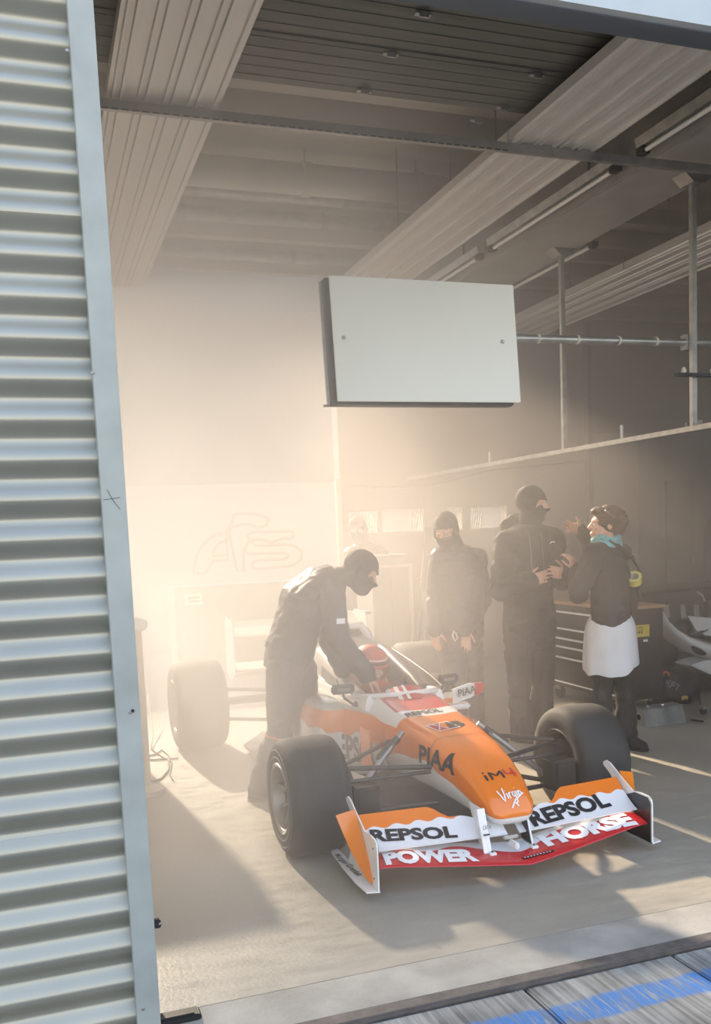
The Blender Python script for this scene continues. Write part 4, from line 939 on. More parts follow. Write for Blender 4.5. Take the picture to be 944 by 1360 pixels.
# ---- mechanic standing behind the cockpit
Y = 6.15
J = dict(pelvis=at(609, 842, Y), chest=at(610, 768, Y), neck=at(603, 726, Y-.02), head=at(592, 703, Y-.06), face=V3((-.62, -.72, -.30)), rt=V3((-.93, .36, 0)), bk=V3((.3, .9, 0)), ft=V3((-.5, -.9, 0)))
J.update(shR=at(584, 742, Y-.02), shL=at(632, 741, Y+.02), elR=at(577, 794, Y+.03), elL=at(641, 797, Y+.02), wrR=at(577, 836, Y-.06), wrL=at(617, 836, Y-.14),
         hpR=at(599, 858, Y), hpL=at(622, 858, Y+.03), knR=at(606, 912, Y-.05), knL=at(628, 915, Y), anR=at(609, 966, Y), anL=at(632, 968, Y+.03))
J['handR'] = (V3((.0, -.1, -1)), V3((.8, .5, 0)), 1, .35, 1.0); J['handL'] = (V3((.05, -.1, -1)), V3((-.6, -.6, 0)), -1, .35, 1.0)
B_ = person('mechanic in grey-black overalls and balaclava standing behind the cockpit, hands hanging', J)
overall(J, B_, 'overall_grey', .022); balaclava(J, B_); knee_piping(J, B_)
shoe('shoe', J['anR'], (-.5, -.9), 'blackrubber', B_); shoe('shoe', J['anL'], (-.2, -.9), 'blackrubber', B_)
b = B(); q = lerp(J['pelvis'], J['chest'], .05); ringband(b, q, V3((0, 0, 1)), .150, .02, .02, 24); b.build('belt', 'nomex', B_, smooth=50)
q = at(603, 838, Y-.20); B().tube([q, q+V3((-.02, -.01, -.03)), q+V3((-.005, -.02, -.07)), q+V3((.02, -.01, -.05)), q+V3((.01, 0, -.01))], .007, 6).build('gloves', 'offwhite', B_)
q = at(633, 741, Y-.09); B().lathe([(0, .028), (.004, .026), (.004, .0005)], q, (0, -1, .2), 16).build('shoulder_badge', 'inkwhite', B_)
# ---- tall mechanic with hands at the waist
Y = 5.78
J = dict(pelvis=at(703, 828, Y), chest=at(701, 750, Y), neck=at(703, 698, Y), head=at(706, 669, Y-.03), face=V3((.80, -.55, -.10)), rt=V3((-.86, -.50, 0)), bk=V3((-.4, .9, 0)), ft=V3((.5, -.85, 0)))
J.update(shR=at(673, 722, Y-.06), shL=at(733, 718, Y+.05), elR=at(664, 784, Y-.14), elL=at(746, 770, Y-.08), wrR=at(702, 772, Y-.32), wrL=at(752, 762, Y-.30),
         hpR=at(689, 848, Y-.02), hpL=at(717, 848, Y+.03), knR=at(690, 912, Y-.06), knL=at(721, 912, Y), anR=at(694, 974, Y-.06), anL=at(722, 974, Y+.03))
J['handR'] = (V3((.92, -.20, .22)), V3((.25, .8, -.1)), 1, .40, 1.05, .07, .7); J['handL'] = (V3((-.75, -.3, .1)), V3((.1, .85, .1)), -1, .85, 1.05)
C_ = person('tall man in black hooded jacket and balaclava, hands raised before his waist', J)
overall(J, C_, 'hoodie', .032, 'jacket', .010, legs=False, sc=1.08)
b = B()
b.cap(J['pelvis']-V3((.05, 0, .02)), J['pelvis']+V3((.05, 0, -.02)), .15, .15)
for s_ in 'LR': limbs_leg(b, J, s_, .022, .018)
remesh(b, 'trousers', 'trouser', C_, .008, 3, .007, 6.5)
balaclava(J, C_)
b = B(); b.ell(J['neck']+V3((-.03, .10, .0)), .14, .10, .085, None, 16, 10); remesh(b, 'hood', 'hoodie', C_, .01, 2, .01, 9)
for dx_, ln in ((-.01, .30), (.03, .30)):
    q = at(706+dx_*400, 706, Y-.17); B().tube([q, q+V3((.0, -.02, -.10)), q+V3((.01, -.02, -ln))], .003, 6).build('drawstring', 'inkgrey', C_)
q = at(730, 722, Y-.15); strokes([[(0, 0), (.3, .5), (.8, .6), (1, .3)]], q, (1, -.3, 0), (0, 0, 1), .035, .02, .003, 'inkwhite', C_, name='chest_mark')
shoe('shoe', J['anR'], (.5, -.85), 'blackrubber', C_); shoe('shoe', J['anL'], (.6, -.7), 'blackrubber', C_)
# ---- woman with her back to us
Y = 5.25
J = dict(pelvis=at(811, 838, Y), chest=at(809, 765, Y), neck=at(805, 722, Y), head=at(804, 696, Y), face=V3((-.90, .30, .04)), rt=V3((.60, .80, 0)), rts=V3((.75, .66, 0)), bk=V3((.7, -.6, 0)), ft=V3((-.7, .6, 0)))
J.update(shR=at(824, 735, Y+.10), shL=at(788, 737, Y-.08), elR=at(788, 735, Y+.36), elL=at(768, 790, Y-.10), wrR=at(771, 704, Y+.40), wrL=at(764, 757, Y+.10),
         hpR=at(820, 852, Y+.03), hpL=at(803, 852, Y+.01), knR=at(829, 915, Y+.02), knL=at(800, 915, Y), anR=at(829, 976, Y), anL=at(792, 974, Y))
J['handR'] = (V3((-.95, -.10, .26)), V3((-.1, -.95, -.15)), 1, .22, 1.0, .16); J['handL'] = (V3((-.25, .15, .95)), V3((-.5, .85, .1)), 1, .75, .95)
D_ = person('woman in dark blazer over white shirt, back to us, gesturing by the tool chest', J)
Jc = dict(J); Jc['pelvis'] = lerp(J['pelvis'], J['chest'], .18)
overall(Jc, D_, 'blazer', .016, 'blazer', .007, legs=False, cuff=.004, sc=.93)
b = B(); p0 = lerp(J['pelvis'], J['chest'], .30); rr = J['rts'].normalized(); uu = V3((-rr.y, rr.x, 0))
rings = []
for t, a, c_ in ((0, .145, .125), (.12, .165, .15), (.25, .176, .163), (.4, .182, .17), (.6, .186, .175), (.8, .190, .179), (1, .196, .182)):
    rg = b.ring(p0+V3((0, 0, -.34*t)), rr, uu, a, c_, 64, 2.2)
    rings.append([v+(v-p0).to_2d().to_3d().normalized()*((.007*math.sin(j*.31+1.3+2*t)*math.sin(j*.13)+.003*math.sin(j*.87-3*t))*(.3+t))+V3((0, 0, (.062*math.cos(2*math.pi*j/64)+.010*math.sin(j*.43+1)+.004*math.sin(j*.9))*t)) for j, v in enumerate(rg)])
b.loft(rings, True, False); o = b.build('shirt', 'shirt', D_, smooth=60)
md = o.modifiers.new('th', 'SOLIDIFY'); md.thickness = .004; md = o.modifiers.new('ss', 'SUBSURF'); md.levels = 2; md.render_levels = 2
b = B()
b.cap(J['pelvis']-rr*.05, J['pelvis']+rr*.05, .108, .108)
for s_ in 'LR': limbs_leg(b, J, s_, .010, .035)
remesh(b, 'trousers', 'trouser', D_, .008, 3, .007, 6.5)
# hair, clip, scarf, strap and roll of tape
r, f, u = head_frame(J['face']); c = J['head']; R = Matrix((r, f, u)).transposed(); b = B()
b.ell(c-f*.022+u*.030, .088, .104, .098, R, 20, 14); b.ell(c-f*.075-u*.02, .070, .055, .070, R, 16, 12); b.ell(c+f*.04+u*.085, .06, .06, .03, R, 14, 10); b.ell(c-f*.105+u*.02, .045, .035, .05, R, 14, 10)
for k in range(16):
    a = k*1.7; q = c-f*.09+r*.07*math.cos(a)+u*(.02+.06*math.sin(a)); b.cap(q, q-f*.03+r*.02*math.cos(a)+u*(.02*math.sin(a*2)), .016, .008, 8)
remesh(b, 'hair', 'hair', D_, .006, 3, .004, 40)
q = c-f*.0+u*.07-r*.085; B().tube([q+f*.03+u*.02, q-f*.0+r*.0, q-f*.04-u*.03], .006, 6).build('hair_clip', 'chrome', D_)
b = B()
for k, (rad, z_) in enumerate(((.078, .01), (.084, -.016), (.080, .034))):
    b.tube([J['neck']+V3((math.cos(2*math.pi*i/16)*rad, math.sin(2*math.pi*i/16)*rad, z_+.012*math.sin(i*1.3+k))) for i in range(17)], .021, 8)
remesh(b, 'scarf', 'scarf', D_, .006, 2, .004, 20)
nb = V3((.66, -.75, 0))
sp_ = [J['shL']*.5+J['neck']*.5+nb*.065+V3((0, 0, .065)), lerp(J['neck'], J['chest'], .45)+nb*.165, lerp(J['shR'], J['chest'], .55)+nb*.13+V3((.05, 0, -.05)), at(833, 762, Y-.06), at(841, 775, Y)]
b = B(); vs = []
for i, p in enumerate(sp_):
    d = (sp_[min(i+1, 4)]-sp_[max(i-1, 0)]).normalized(); t = d.cross(nb).normalized()*.018; vs.append([p-t, p, p+t])
b.sheet(vs, .006); b.build('strap', 'nomex', D_, smooth=50)
B().ell(at(838, 796, Y+.05), .055, .04, .11, None, 14, 10).build('shoulder_bag', 'nomex', D_, smooth=60)
B().prism([at(771, 782, Y), at(784, 772, Y), at(786, 785, Y), at(778, 797, Y), at(771, 796, Y)], (0, .004, 0)).build('paper', 'offwhite', D_)
shoe('shoe', J['anR'], (.2, -.9), 'blackrubber', D_); shoe('shoe', J['anL'], (-.5, .6), 'blackrubber', D_)
tq = at(842, 769, Y-.08); ta = V3((-.45, -.55, .75))
tr = thing('tape_roll', 'roll of yellow tape hanging from the shoulder strap of the woman', 'tape', tq)
B().lathe([(-.026, .034), (-.026, .050), (.026, .050), (.026, .034), (-.026, .034)], tq, ta, 32).build('tape_winding', 'tape', tr, smooth=30)
B().lathe([(-.0265, .030), (-.0265, .034), (.0265, .034), (.0265, .030), (-.0265, .030)], tq, ta, 32).build('cardboard_core', 'tapeside', tr, smooth=30)
ph = thing('phone', 'small dark phone held up in the woman\'s left hand', 'phone', J['wrL'])
q = J['wrL']+V3((-.03, .045, .105)); B().box(q, (.07, .010, .13), Matrix.Rotation(.4, 3, 'Y') @ Matrix.Rotation(.5, 3, 'Z')).build('phone_body', 'inkgrey', ph, bevel=.004)
B().box(q+V3((.0, .0072, 0)), (.062, .002, .12), Matrix.Rotation(.4, 3, 'Y') @ Matrix.Rotation(.5, 3, 'Z')).build('phone_screen', 'black', ph)
pn_ = thing('pen', 'white pen held up between the tall man and the woman', 'pen', q)
a0 = at(749, 737, Y+.12); a1 = at(757, 745, Y+.12); B().cyl(a0, a1, .006, n=8).build('pen_body', 'inkwhite', pn_); B().cyl(a1, a1+(a1-a0)*.25, .006, .001, 8).build('pen_tip', 'black', pn_)
# ---- figure far back in the haze
Y = 8.6
J = dict(pelvis=at(487, 832, Y), chest=at(487, 766, Y), neck=at(482, 722, Y), head=at(475, 702, Y-.05), face=V3((-.45, -.88, -.12)), rt=V3((-.93, .3, 0)), bk=V3((.3, .9, 0)), ft=V3((-.3, -.9, 0)))
J.update(shR=at(466, 737, Y), shL=at(506, 736, Y), elR=at(461, 780, Y), elL=at(512, 780, Y), wrR=at(468, 815, Y-.12), wrL=at(504, 815, Y-.12),
         hpR=at(479, 842, Y), hpL=at(496, 842, Y), knR=at(480, 880, Y), knL=at(497, 880, Y), anR=at(480, 912, Y), anL=at(498, 912, Y))
for s_ in 'LR': J['an'+s_].z = .09
J['handR'] = (V3((.2, -.5, -.8)), V3((.7, .2, 0)), 1, .5, 1.0); J['handL'] = (V3((-.2, -.5, -.8)), V3((-.7, .2, 0)), -1, .5, 1.0)
E_ = person('masked man farthest back in the haze, half hidden behind the cabinet', J, vox=.007)
overall(J, E_, 'overall_grey', .022); balaclava(J, E_); shoe('shoe', J['anR'], (-.3, -.9), 'blackrubber', E_); shoe('shoe', J['anL'], (-.1, -.9), 'blackrubber', E_)
# ---- driver in the cockpit
c = V3((1.905, 5.30, .705)); b = B()
J = dict(pelvis=V3((XC, 5.42, .22)), chest=V3((XC, 5.40, .44)), neck=V3((XC-.005, 5.38, .575)), head=c, face=V3((.12, -.95, -.22)), rt=V3((-1, 0, 0)), bk=V3((0, 0, -1)), ft=V3((0, -.3, 1)))
J.update(shR=V3((XC-.17, 5.39, .50)), shL=V3((XC+.17, 5.39, .50)), elR=V3((XC-.185, 5.16, .42)), elL=V3((XC+.185, 5.16, .42)), wrR=V3((XC-.09, 4.99, .53)), wrL=V3((XC+.09, 4.99, .53)),
         hpR=V3((XC-.09, 5.36, .20)), hpL=V3((XC+.09, 5.36, .20)), knR=V3((XC-.10, 4.92, .34)), knL=V3((XC+.10, 4.92, .34)), anR=V3((XC-.07, 4.55, .29)), anL=V3((XC+.07, 4.55, .29)))
b = B(); torso(b, J, 0, .82); b.cap(J['neck'], J['head'], .055, .05); add_head(b, c, J['face'], s=.95)
for s_ in 'LR':
    limbs_arm(b, J, s_); limbs_leg(b, J, s_); b.cap(J['an'+s_], J['an'+s_]+V3((0, -.08, .10)), .036, .03)
    add_hand(b, J['wr'+s_], V3((-.3 if s_ == 'L' else .3, -.75, .3)), V3((-.6 if s_ == 'L' else .6, .2, -.3)), 1 if s_ == 'R' else -1, .9, .95)
F_ = remesh(b, 'person', 'skin', None, .0055, 3); base = V3((XC, 5.42, .13)); F_.data.transform(Matrix.Translation(-base)); F_.location = base
tag(F_, 'driver in a red suit and red helmet sitting in the cockpit of the car', 'person')
b = B(); torso(b, J, .016, .84)
for s_ in 'LR': limbs_arm(b, J, s_, .012)
for s_ in 'LR': limbs_leg(b, J, s_, .012)
remesh(b, 'race_suit', 'suit_red', F_, .008, 3, .005, 9)
for s_ in 'LR':
    b = B(); add_hand(b, J['wr'+s_], V3((-.3 if s_ == 'L' else .3, -.75, .3)), V3((-.6 if s_ == 'L' else .6, .2, -.3)), 1 if s_ == 'R' else -1, .9, 1.04); remesh(b, 'glove', 'red', F_, .005, 2)
r, f, u = head_frame(J['face']); R = Matrix((r, f, u)).transposed(); b = B()
b.ell(c-f*.005+u*.018, .112, .132, .118, R, 28, 20); b.ell(c+f*.055-u*.075, .085, .075, .062, R, 20, 14)
def cl(p): q = p-c; return q.dot(f) > .05 and abs(q.dot(r)) < .088 and -.045 < q.dot(u) < .035
hl = remesh(b, 'helmet', 'suit_red', F_, .006, 3, 0, 1, cl); md = hl.modifiers.new('th', 'SOLIDIFY'); md.thickness = .006; md.offset = 1
for z_, m_, w_ in ((.062, 'black', .009), (.080, 'carwhite', .004)):
    b = B(); zz = (z_-.018)/.118; rad = math.sqrt(1-zz*zz)
    b.loft([[c-f*.005+u*(z_+h)+r*(.1195+k_)*math.cos(t)*rad+f*(.1395+k_)*math.sin(t)*rad for t in [2*math.pi*i/40 for i in range(40)]] for h, k_ in ((-w_, 0), (-w_, .0025), (w_, .0015), (w_, -.003))], True, False); b.build('helmet_stripe', m_, F_, smooth=50)
sw = thing('steering_wheel', 'small dark steering wheel in the cockpit between the driver\'s gloves', 'steering wheel', (XC, 4.94, .56))
B().tube([V3((XC+.115*math.cos(t), 4.93-.02*math.sin(t), .555+.085*math.sin(t))) for t in [2*math.pi*i/24 for i in range(25)]], .011, 8, False).build('wheel_grip', 'blackrubber', sw, smooth=60)
B().box((XC, 4.93, .555), (.13, .02, .07)).build('wheel_hub', 'carbon', sw, bevel=.006)
# ================================================================== EQUIPMENT
# ---- black tool chest on castors (drawers face left)
X0, X1, Y0, Y1 = 4.255, 4.67, 6.06, 7.08
tc_ = thing('tool_chest', 'black tool chest with a wooden top and bright drawer handles behind the woman', 'tool chest', (4.46, 6.5, 0))
body = B().bb(X0+.012, X1, Y0, Y1, .12, .845).build('chest_body', 'chest', tc_, bevel=.006)
B().bb(X0-.01, X1+.015, Y0-.015, Y1+.015, .846, .872).build('wooden_top', 'wood', tc_, bevel=.004)
zr = [at(742, y, X=X0).z for y in (812, 834, 847, 858, 872)]
def drawer(y0, y1, z, h):
    o = B().bb(X0, X0+.011, y0, y1, z-h+.010, z+.016).build('drawer', 'chest', tc_, bevel=.002)
    B().bb(X0-.014, X0-.001, y0+.02, y1-.02, z-.008, z+.008).build('drawer_handle', 'handle_gleam', o, bevel=.002)
print('ZR', zr)
drawer(Y0+.02, Y1-.02, zr[0], .085)
for z in zr[1:]: drawer(Y0+.30, Y1-.02, z, .055); drawer(Y0+.02, Y0+.285, z, .055)
B().bb(X0, X0+.011, Y0+.02, Y1-.02, .20, .40).build('lower_door', 'chest', tc_, bevel=.003)
B().bb(X0-.006, X0-.0005, Y0+.02, Y1-.02, .16, .172).build('lower_strip', 'handle_gleam', tc_)
q = B().cyl((X0-.004, 6.5, .83), (X0+.002, 6.5, .83), .007, n=10).build('lock', 'chrome', tc_)
st = B().bb(at(838, 838, Y0).x, at(862, 838, Y0).x, Y0-.0025, Y0-.0008, at(850, 846, Y0).z, at(850, 830, Y0).z).build('caution_label', 'yellow', tc_)
q = at(840, 835.5, Y0-.003); text('CAUTION', (q.x+.012, q.y, q.z), (1, 0, 0), (0, 0, 1), .013, 'ink', st, None, bold=.03, off=.001)
for k in range(4): B().bb(q.x+.012+.022*k, q.x+.024+.022*k, Y0-.0045, Y0-.003, q.z-.040, q.z-.022).build('pictogram', 'ink', st)
B().bb(q.x+.004, q.x+.1, Y0-.0045, Y0-.003, q.z-.014, q.z-.010).build('rule', 'ink', st)
q = at(854, 852.5, Y0); B().bb(q.x, q.x+.042, Y0-.002, Y0-.0005, q.z, q.z+.018).build('small_label', 'inkwhite', tc_)
for x in (X0+.05, X1-.05):
    for y in (Y0+.07, Y1-.07):
        w_ = B().lathe([(-.016, .030), (-.018, .050), (-.010, .058), (.010, .058), (.018, .050), (.016, .030)], (x, y, .058), (1, .15, 0), 20, caps=True).build('castor', 'blackrubber', tc_, smooth=40)
        B().box((x, y, .10), (.05, .05, .035)).build('castor_fork', 'steel', w_)
# ---- folded sheet metal box on the floor
a0, a1 = at(859, 967, Z=0), at(912, 960, Z=0); a0.z = a1.z = 0
mb = thing('metal_box', 'galvanised metal box with sloping sides on the floor right of the woman', 'box', (a0+a1)/2)
d = (a1-a0); dn = d.normalized(); nn = V3((-dn.y, dn.x, 0))
def prof(p): return [p+nn*.0, p+nn*.21, p+nn*.165+V3((0, 0, .125)), p+nn*.045+V3((0, 0, .125))]
b = B(); b.loft([prof(a0), prof(a1)]); b.build('box_shell', 'zinc', mb, bevel=.004)
B().lathe([(0, .022), (.003, .022), (.003, .0003)], a0+nn*.095+V3((0, 0, .065))-dn*.0005, -dn, 16).build('end_hole', 'black', mb)
lid = [a0+nn*.04+V3((0, 0, .127))-dn*.005, a1+nn*.04+V3((0, 0, .127))+dn*.005, a1+nn*.17+V3((0, 0, .127))+dn*.005, a0+nn*.17+V3((0, 0, .127))-dn*.005]
B().prism(lid, (0, 0, .006)).build('lid', 'zinc', mb)
for t in (.25, .62):
    q = a0+d*t+nn*.10+V3((0, 0, .137)); B().ell(q, .02, .014, .012, None, 10, 8).build('catch', 'chrome' if t > .5 else 'steel', mb, smooth=60)
# ---- black padded bag marked LEFT
Y = 6.30; b = B()
q0, q1 = at(872, 918, Y), at(918, 926, Y); q0.z = .16; q1.z = .13
b.loft([b.ring(lerp(q0, q1, t), V3((0, 1, 0)), V3((0, 0, 1)), .16*k, k*(.15+.02*math.sin(t*9)), 18, 2.6) for t, k in ((-.06, .35), (0, .75), (.25, .98), (.5, 1), (.75, .95), (1, .72), (1.08, .3))])
bg_ = thing('padded_bag', 'black padded bag marked LEFT lying behind the metal box', 'bag', ((q0+q1)/2).to_2d().to_3d())
bo = remesh(b, 'bag_body', 'nomex', bg_, .012, 2, .006, 9)
text('LEFT', at(885, 908, Y-.19), (1, 0, -.62), (.5, 0, 1), .055, 'inkgrey', bg_, bvh_of(bo), bold=.01, off=.004)
q = at(904, 927, Y-.17)
for k in range(3): B().ell(q+V3((.022*k, -.02, .004*(k % 2))), .011, .008, .020, None, 10, 8).build('buckle', 'gold', bg_, smooth=60)
q = at(884, 897, Y-.10); B().tube([q+V3((.03*math.cos(t), 0, .03*math.sin(t))) for t in [i*.5-1.2 for i in range(9)]], .009, 8).build('orange_loop', 'piping', bg_, smooth=60)
q = at(916, 945, Y-.12)
o = B().tube([at(908, 930, Y-.1), at(928, 912, Y-.12), at(930, 938, Y-.15), at(933, 945, Y-.15), at(960, 941, Y-.15)], .006, 6).build('bag_strap', 'nomex', bg_, smooth=60)
pl_ = thing('loose_rod', 'short black rod lying on the floor right of the metal box', 'rod', at(925, 957, Z=.01))
B().cyl(at(917, 956, Z=.008), at(934, 958, Z=.008), .007, n=8).build('rod', 'black', pl_)
cs = thing('castor_stand', 'small dark castor standing behind the rod at the right edge', 'castor', at(934, 950, Z=0)); q = at(934, 945, Z=.03)
B().lathe([(-.012, .012), (-.014, .026), (.014, .026), (.012, .012)], q, (.6, 1, 0), 16, caps=True).build('castor_tyre', 'blackrubber', cs); B().box(q+V3((0, 0, .03)), (.03, .03, .03)).build('castor_fork', 'steel', cs)
# ---- second racing car, only its tail and white bodywork in view at the right edge
Y = 6.75
c2 = thing('second_racing_car', 'second racing car at the right edge, white bodywork under a dark rear wing', 'race car', (5.6, 7.0, 0))
w0 = at(853, 786, Y); w1 = V3((6.6, Y, w0.z))
def wing2(z, ch, th, rise): return [airfoil(x, Y, z, ch, rise, th) for x in (w0.x, 5.4, 6.0, 6.6)]
B().loft(wing2(.905, .22, .02, .05)).build('rear_wing', 'carbon', c2, smooth=50); B().prism([(w0.x, Y-.01, .80), (6.6, Y-.01, .80), (6.6, Y+.03, .90), (w0.x, Y+.03, .90)], (0, .01, 0)).build('wing_flap', 'darksteel', c2)
B().prism([(w0.x-.006, Y-.05, .80), (w0.x-.006, Y+.34, .80), (w0.x-.006, Y+.34, .99), (w0.x-.006, Y+.05, .97)], (.006, 0, 0)).build('rear_endplate', 'carbon', c2)
q = at(925, 786, Y-.03); B().tube([q, q+V3((.05, -.01, -.035)), q+V3((.08, -.01, -.09))], .010, 6).build('wing_edge', 'silver', c2)
for px in (884, 906, 924):
    q = at(px, 812, Y-.02); B().prism([q+V3((-.02, 0, .06)), q+V3((.03, 0, .06)), q+V3((.045, 0, -.06)), q+V3((-.005, 0, -.06))], (0, .01, 0)).build('wing_support', 'silver', c2)
Yb = 6.45
path = [at(878, 812, Yb), at(884, 826, Yb), at(894, 838, Yb), at(908, 849, Yb), at(928, 859, Yb), at(950, 866, Yb), at(1000, 876, Yb+.1)]
b = B(); rad = (.012, .020, .03, .045, .062, .075, .09)
b.loft([b.ring(p+V3((0, .10, 0)), V3((0, 1, 0)), (path[min(i+1, 6)]-path[max(i-1, 0)]).normalized().cross(V3((0, 1, 0))).normalized(), .13+.02*i, r_, 16, 2.4) for i, (p, r_) in enumerate(zip(path, rad))])
b.build('side_fairing', 'carwhite', c2, smooth=60)
b = B(); P2 = [at(918, 884, Yb), at(935, 878, Yb), at(1000, 868, Yb), at(1010, 905, Yb), at(944, 896, Yb)]
B().prism(P2, (0, .25, 0)).build('lower_fairing', 'carwhite', c2, bevel=.01)
B().ell(at(928, 864, Yb-.06), .085, .03, .035, Matrix.Rotation(.45, 3, 'Y'), 16, 10).build('intake', 'black', c2, smooth=60)
B().prism([at(914, 818, Yb), at(960, 822, Yb), at(960, 846, Yb), at(938, 844, Yb), at(925, 838, Yb)], (0, .012, 0)).build('white_panel', 'carwhite', c2)
B().ell(at(905, 833, Yb+.1), .085, .10, .07, None, 16, 10).build('exhaust_cover', 'black', c2, smooth=60)
for a, c_ in (((918, 842), (934, 838)), ((926, 844), (940, 836))): B().cyl(at(*a, Yb-.03), at(*c_, Yb-.03), .007, n=8).build('tail_fitting', 'chrome', c2)
B().bb(4.95, 6.6, 6.5, 8.6, .05, .09).build('floor_plate', 'carbon', c2)
for yy, R_ in ((7.0, .32),):
    B().lathe([(-.16, .19), (-.175, .24), (-.16, .305), (-.12, .32), (.12, .32), (.16, .305), (.175, .24), (.16, .19)], (5.55, 7.5, .32), (1, 0, 0), 32, caps=True).build('rear_wheel', 'tyre', c2, smooth=40)
# ---- trolley cabinet, pole and panel behind the mechanics
Y = 7.75
a, c_ = at(499, 885, Y), at(550, 885, Y); zt = at(520, 754, Y).z
cb = thing('shelf_cabinet', 'tall grey cabinet with a shelf on top, behind the bending mechanic in the haze', 'cabinet', ((a.x+c_.x)/2, Y+.2, 0))
bo = B().bb(a.x, c_.x-.03, Y, Y+.45, .06, zt).build('cabinet_body', 'panelA', cb, bevel=.006)
B().bb(a.x+.01, (a.x+c_.x)/2-.02, Y-.012, Y-.001, .1, zt-.04).build('cabinet_door', 'panelA', cb, bevel=.003); B().bb((a.x+c_.x)/2-.012, c_.x-.04, Y-.012, Y-.001, .1, zt-.04).build('cabinet_door', 'panelA', cb, bevel=.003)
B().bb(a.x-.02, c_.x+.01, Y-.03, Y+.48, zt+.001, zt+.03).build('top_shelf', 'offwhite', cb, bevel=.004)
for y in (Y-.02, Y+.42): B().bb(c_.x-.025, c_.x+.005, y, y+.03, 0, zt).build('corner_post', 'offwhite', cb)
for x in (a.x+.03, c_.x-.06):
    for y in (Y+.04, Y+.38): B().bb(x, x+.04, y, y+.04, 0, .06).build('foot', 'black', cb)
cx_ = thing('storage_box', 'low grey box on the shelf cabinet in the haze', 'box', (a.x+.25, Y+.2, zt+.031))
B().bb(a.x+.02, c_.x-.02, Y, Y+.40, zt+.031, zt+.10).build('box_body', 'panelA', cx_, bevel=.008); B().bb(a.x+.01, c_.x-.01, Y-.01, Y+.41, zt+.101, zt+.115).build('box_lid', 'panelA', cx_, bevel=.003)
a, c_ = at(569, 702, 8.1), at(559, 800, 7.6); dp_ = thing('leaning_pole', 'dark flat pole leaning beside the shelf cabinet', 'pole', (c_.x, c_.y, 0))
e_ = a+(c_-a)*(a.z/(a.z-c_.z)); B().tube([a, e_+V3((0, 0, .012))], .028, 6).build('pole_shaft', 'darksteel', dp_); B().tube([at(552, 770, 7.9), at(560, 766, 7.9), at(574, 765, 7.9)], .012, 6).build('pole_handle', 'steel', dp_)
wp = thing('leaning_board', 'pale flat panel standing on the floor left of the standing mechanic', 'panel', at(573, 868, 7.5).to_2d().to_3d())
q0, q1 = at(562, 786, 7.5), at(586, 868, 7.5); B().bb(q0.x, q1.x, 7.5, 7.53, .0, q0.z).build('panel_sheet', 'panelA', wp, bevel=.003); B().bb(q0.x+.02, q1.x-.02, 7.494, 7.499, .02, q1.z).build('panel_skirt', 'offwhite', wp)
kx = thing('shadow_block', 'low black block standing in for the dark floor shadow behind the car beyond the cockpit', 'crate', (3.05, 7.0, 0))  # dark solid added in place of shadow on the floor
q0, q1 = at(520, 905, 6.95), at(572, 905, 6.95)
B().bb(q0.x, q1.x, 6.95, 7.3, 0, .26).build('block_body', 'chest', kx, bevel=.01); B().bb(q0.x-.01, q1.x+.01, 6.94, 7.31, .261, .30).build('block_lid', 'black', kx, bevel=.008)
q = at(477, 850, 7.3); fs = thing('round_gauge_stand', 'stand with small plate and round disc, faint in haze behind the bending man', 'stand', (q.x, 7.3, 0))
B().lathe([(-.02, .10), (-.025, .125), (.025, .125), (.02, .10)], q, (.3, -1, 0), 32).build('disc_ring', 'steel', fs, smooth=40); B().lathe([(-.005, .1), (.005, .1), (.005, .0005)], q, (.3, -1, 0), 32, caps=True).build('disc', 'panelB', fs)
B().cyl((q.x, 7.36, 0.02), (q.x, 7.36, at(477, 814, 7.3).z), .014, n=8).build('stem', 'steel', fs); B().bb(q.x-.09, q.x+.10, 7.25, 7.42, at(477, 816, 7.3).z, at(477, 812, 7.3).z).build('plate', 'steel', fs); B().cyl((q.x, 7.36, 0), (q.x, 7.36, .02), .16, n=24).build('stand_foot', 'darksteel', fs)
# ---- trailer parked outside the rear doorway, with outlined letters
Y = 12.6; zt = at(300, 643, Y).z; xr = at(470, 640, Y).x
tr = thing('white_trailer', 'pale trailer side with large outlined letters beyond the rear doorway', 'trailer', (2, 13.5, 0))
B().bb(-5, xr+.6, Y, Y+2.4, .02, zt).build('trailer_body', 'trailer', tr, bevel=.03)
B().bb(-5, xr+.6, Y-.02, Y-.001, zt-.07, zt-.02).build('trailer_rail', 'trailer', tr)
A_l = [[(0, 0)]+arc(.55, 0, .55, .95, 175, 95)+[(.62, 1.0), (.62, .30), (.35, .30), (.20, 0), (0, 0)], [(.36, .42)]+arc(.62, .42, .26, .36, 178, 92)+[(.62, .42), (.36, .42)],
       [(.62, 1.0), (.75, 1.28)]+arc(.95, 1.2, .5, .25, 110, 20)+[(1.40, 1.22), (1.36, 1.12)]+arc(.95, .98, .28, .2, 30, 170)+[(.70, .7), (.78, 0), (.90, 0), (.92, .55)],
       [(.92, .55)]+arc(1.2, .62, .22, .16, 180, 20)+[(1.72, .80)]+arc(1.78, .86, .1, .1, -90, 90)+[(1.35, .96)]+arc(1.2, .88, .2, .1, 90, 200)+[(1.15, .62)]+arc(1.7, .34, .32, .28, 90, -90)+[(1.2, .03)]+arc(1.2, .14, .14, .11, 250, 90)+[(1.62, .25)]+arc(1.65, .33, .1, .08, -90, 90)+[(1.0, .42), (.92, .55)]]
p0 = at(258, 762, Y-.004); px1 = at(402, 762, Y-.004); k = (px1.x-p0.x)/2.02
strokes(A_l, p0, (1, 0, 0), (0, 0, 1), k, k*.72, .020, 'line', tr, name='outlined_letters')
Y = 9.98; a, c_ = at(232, 782, Y), at(420, 775, Y)
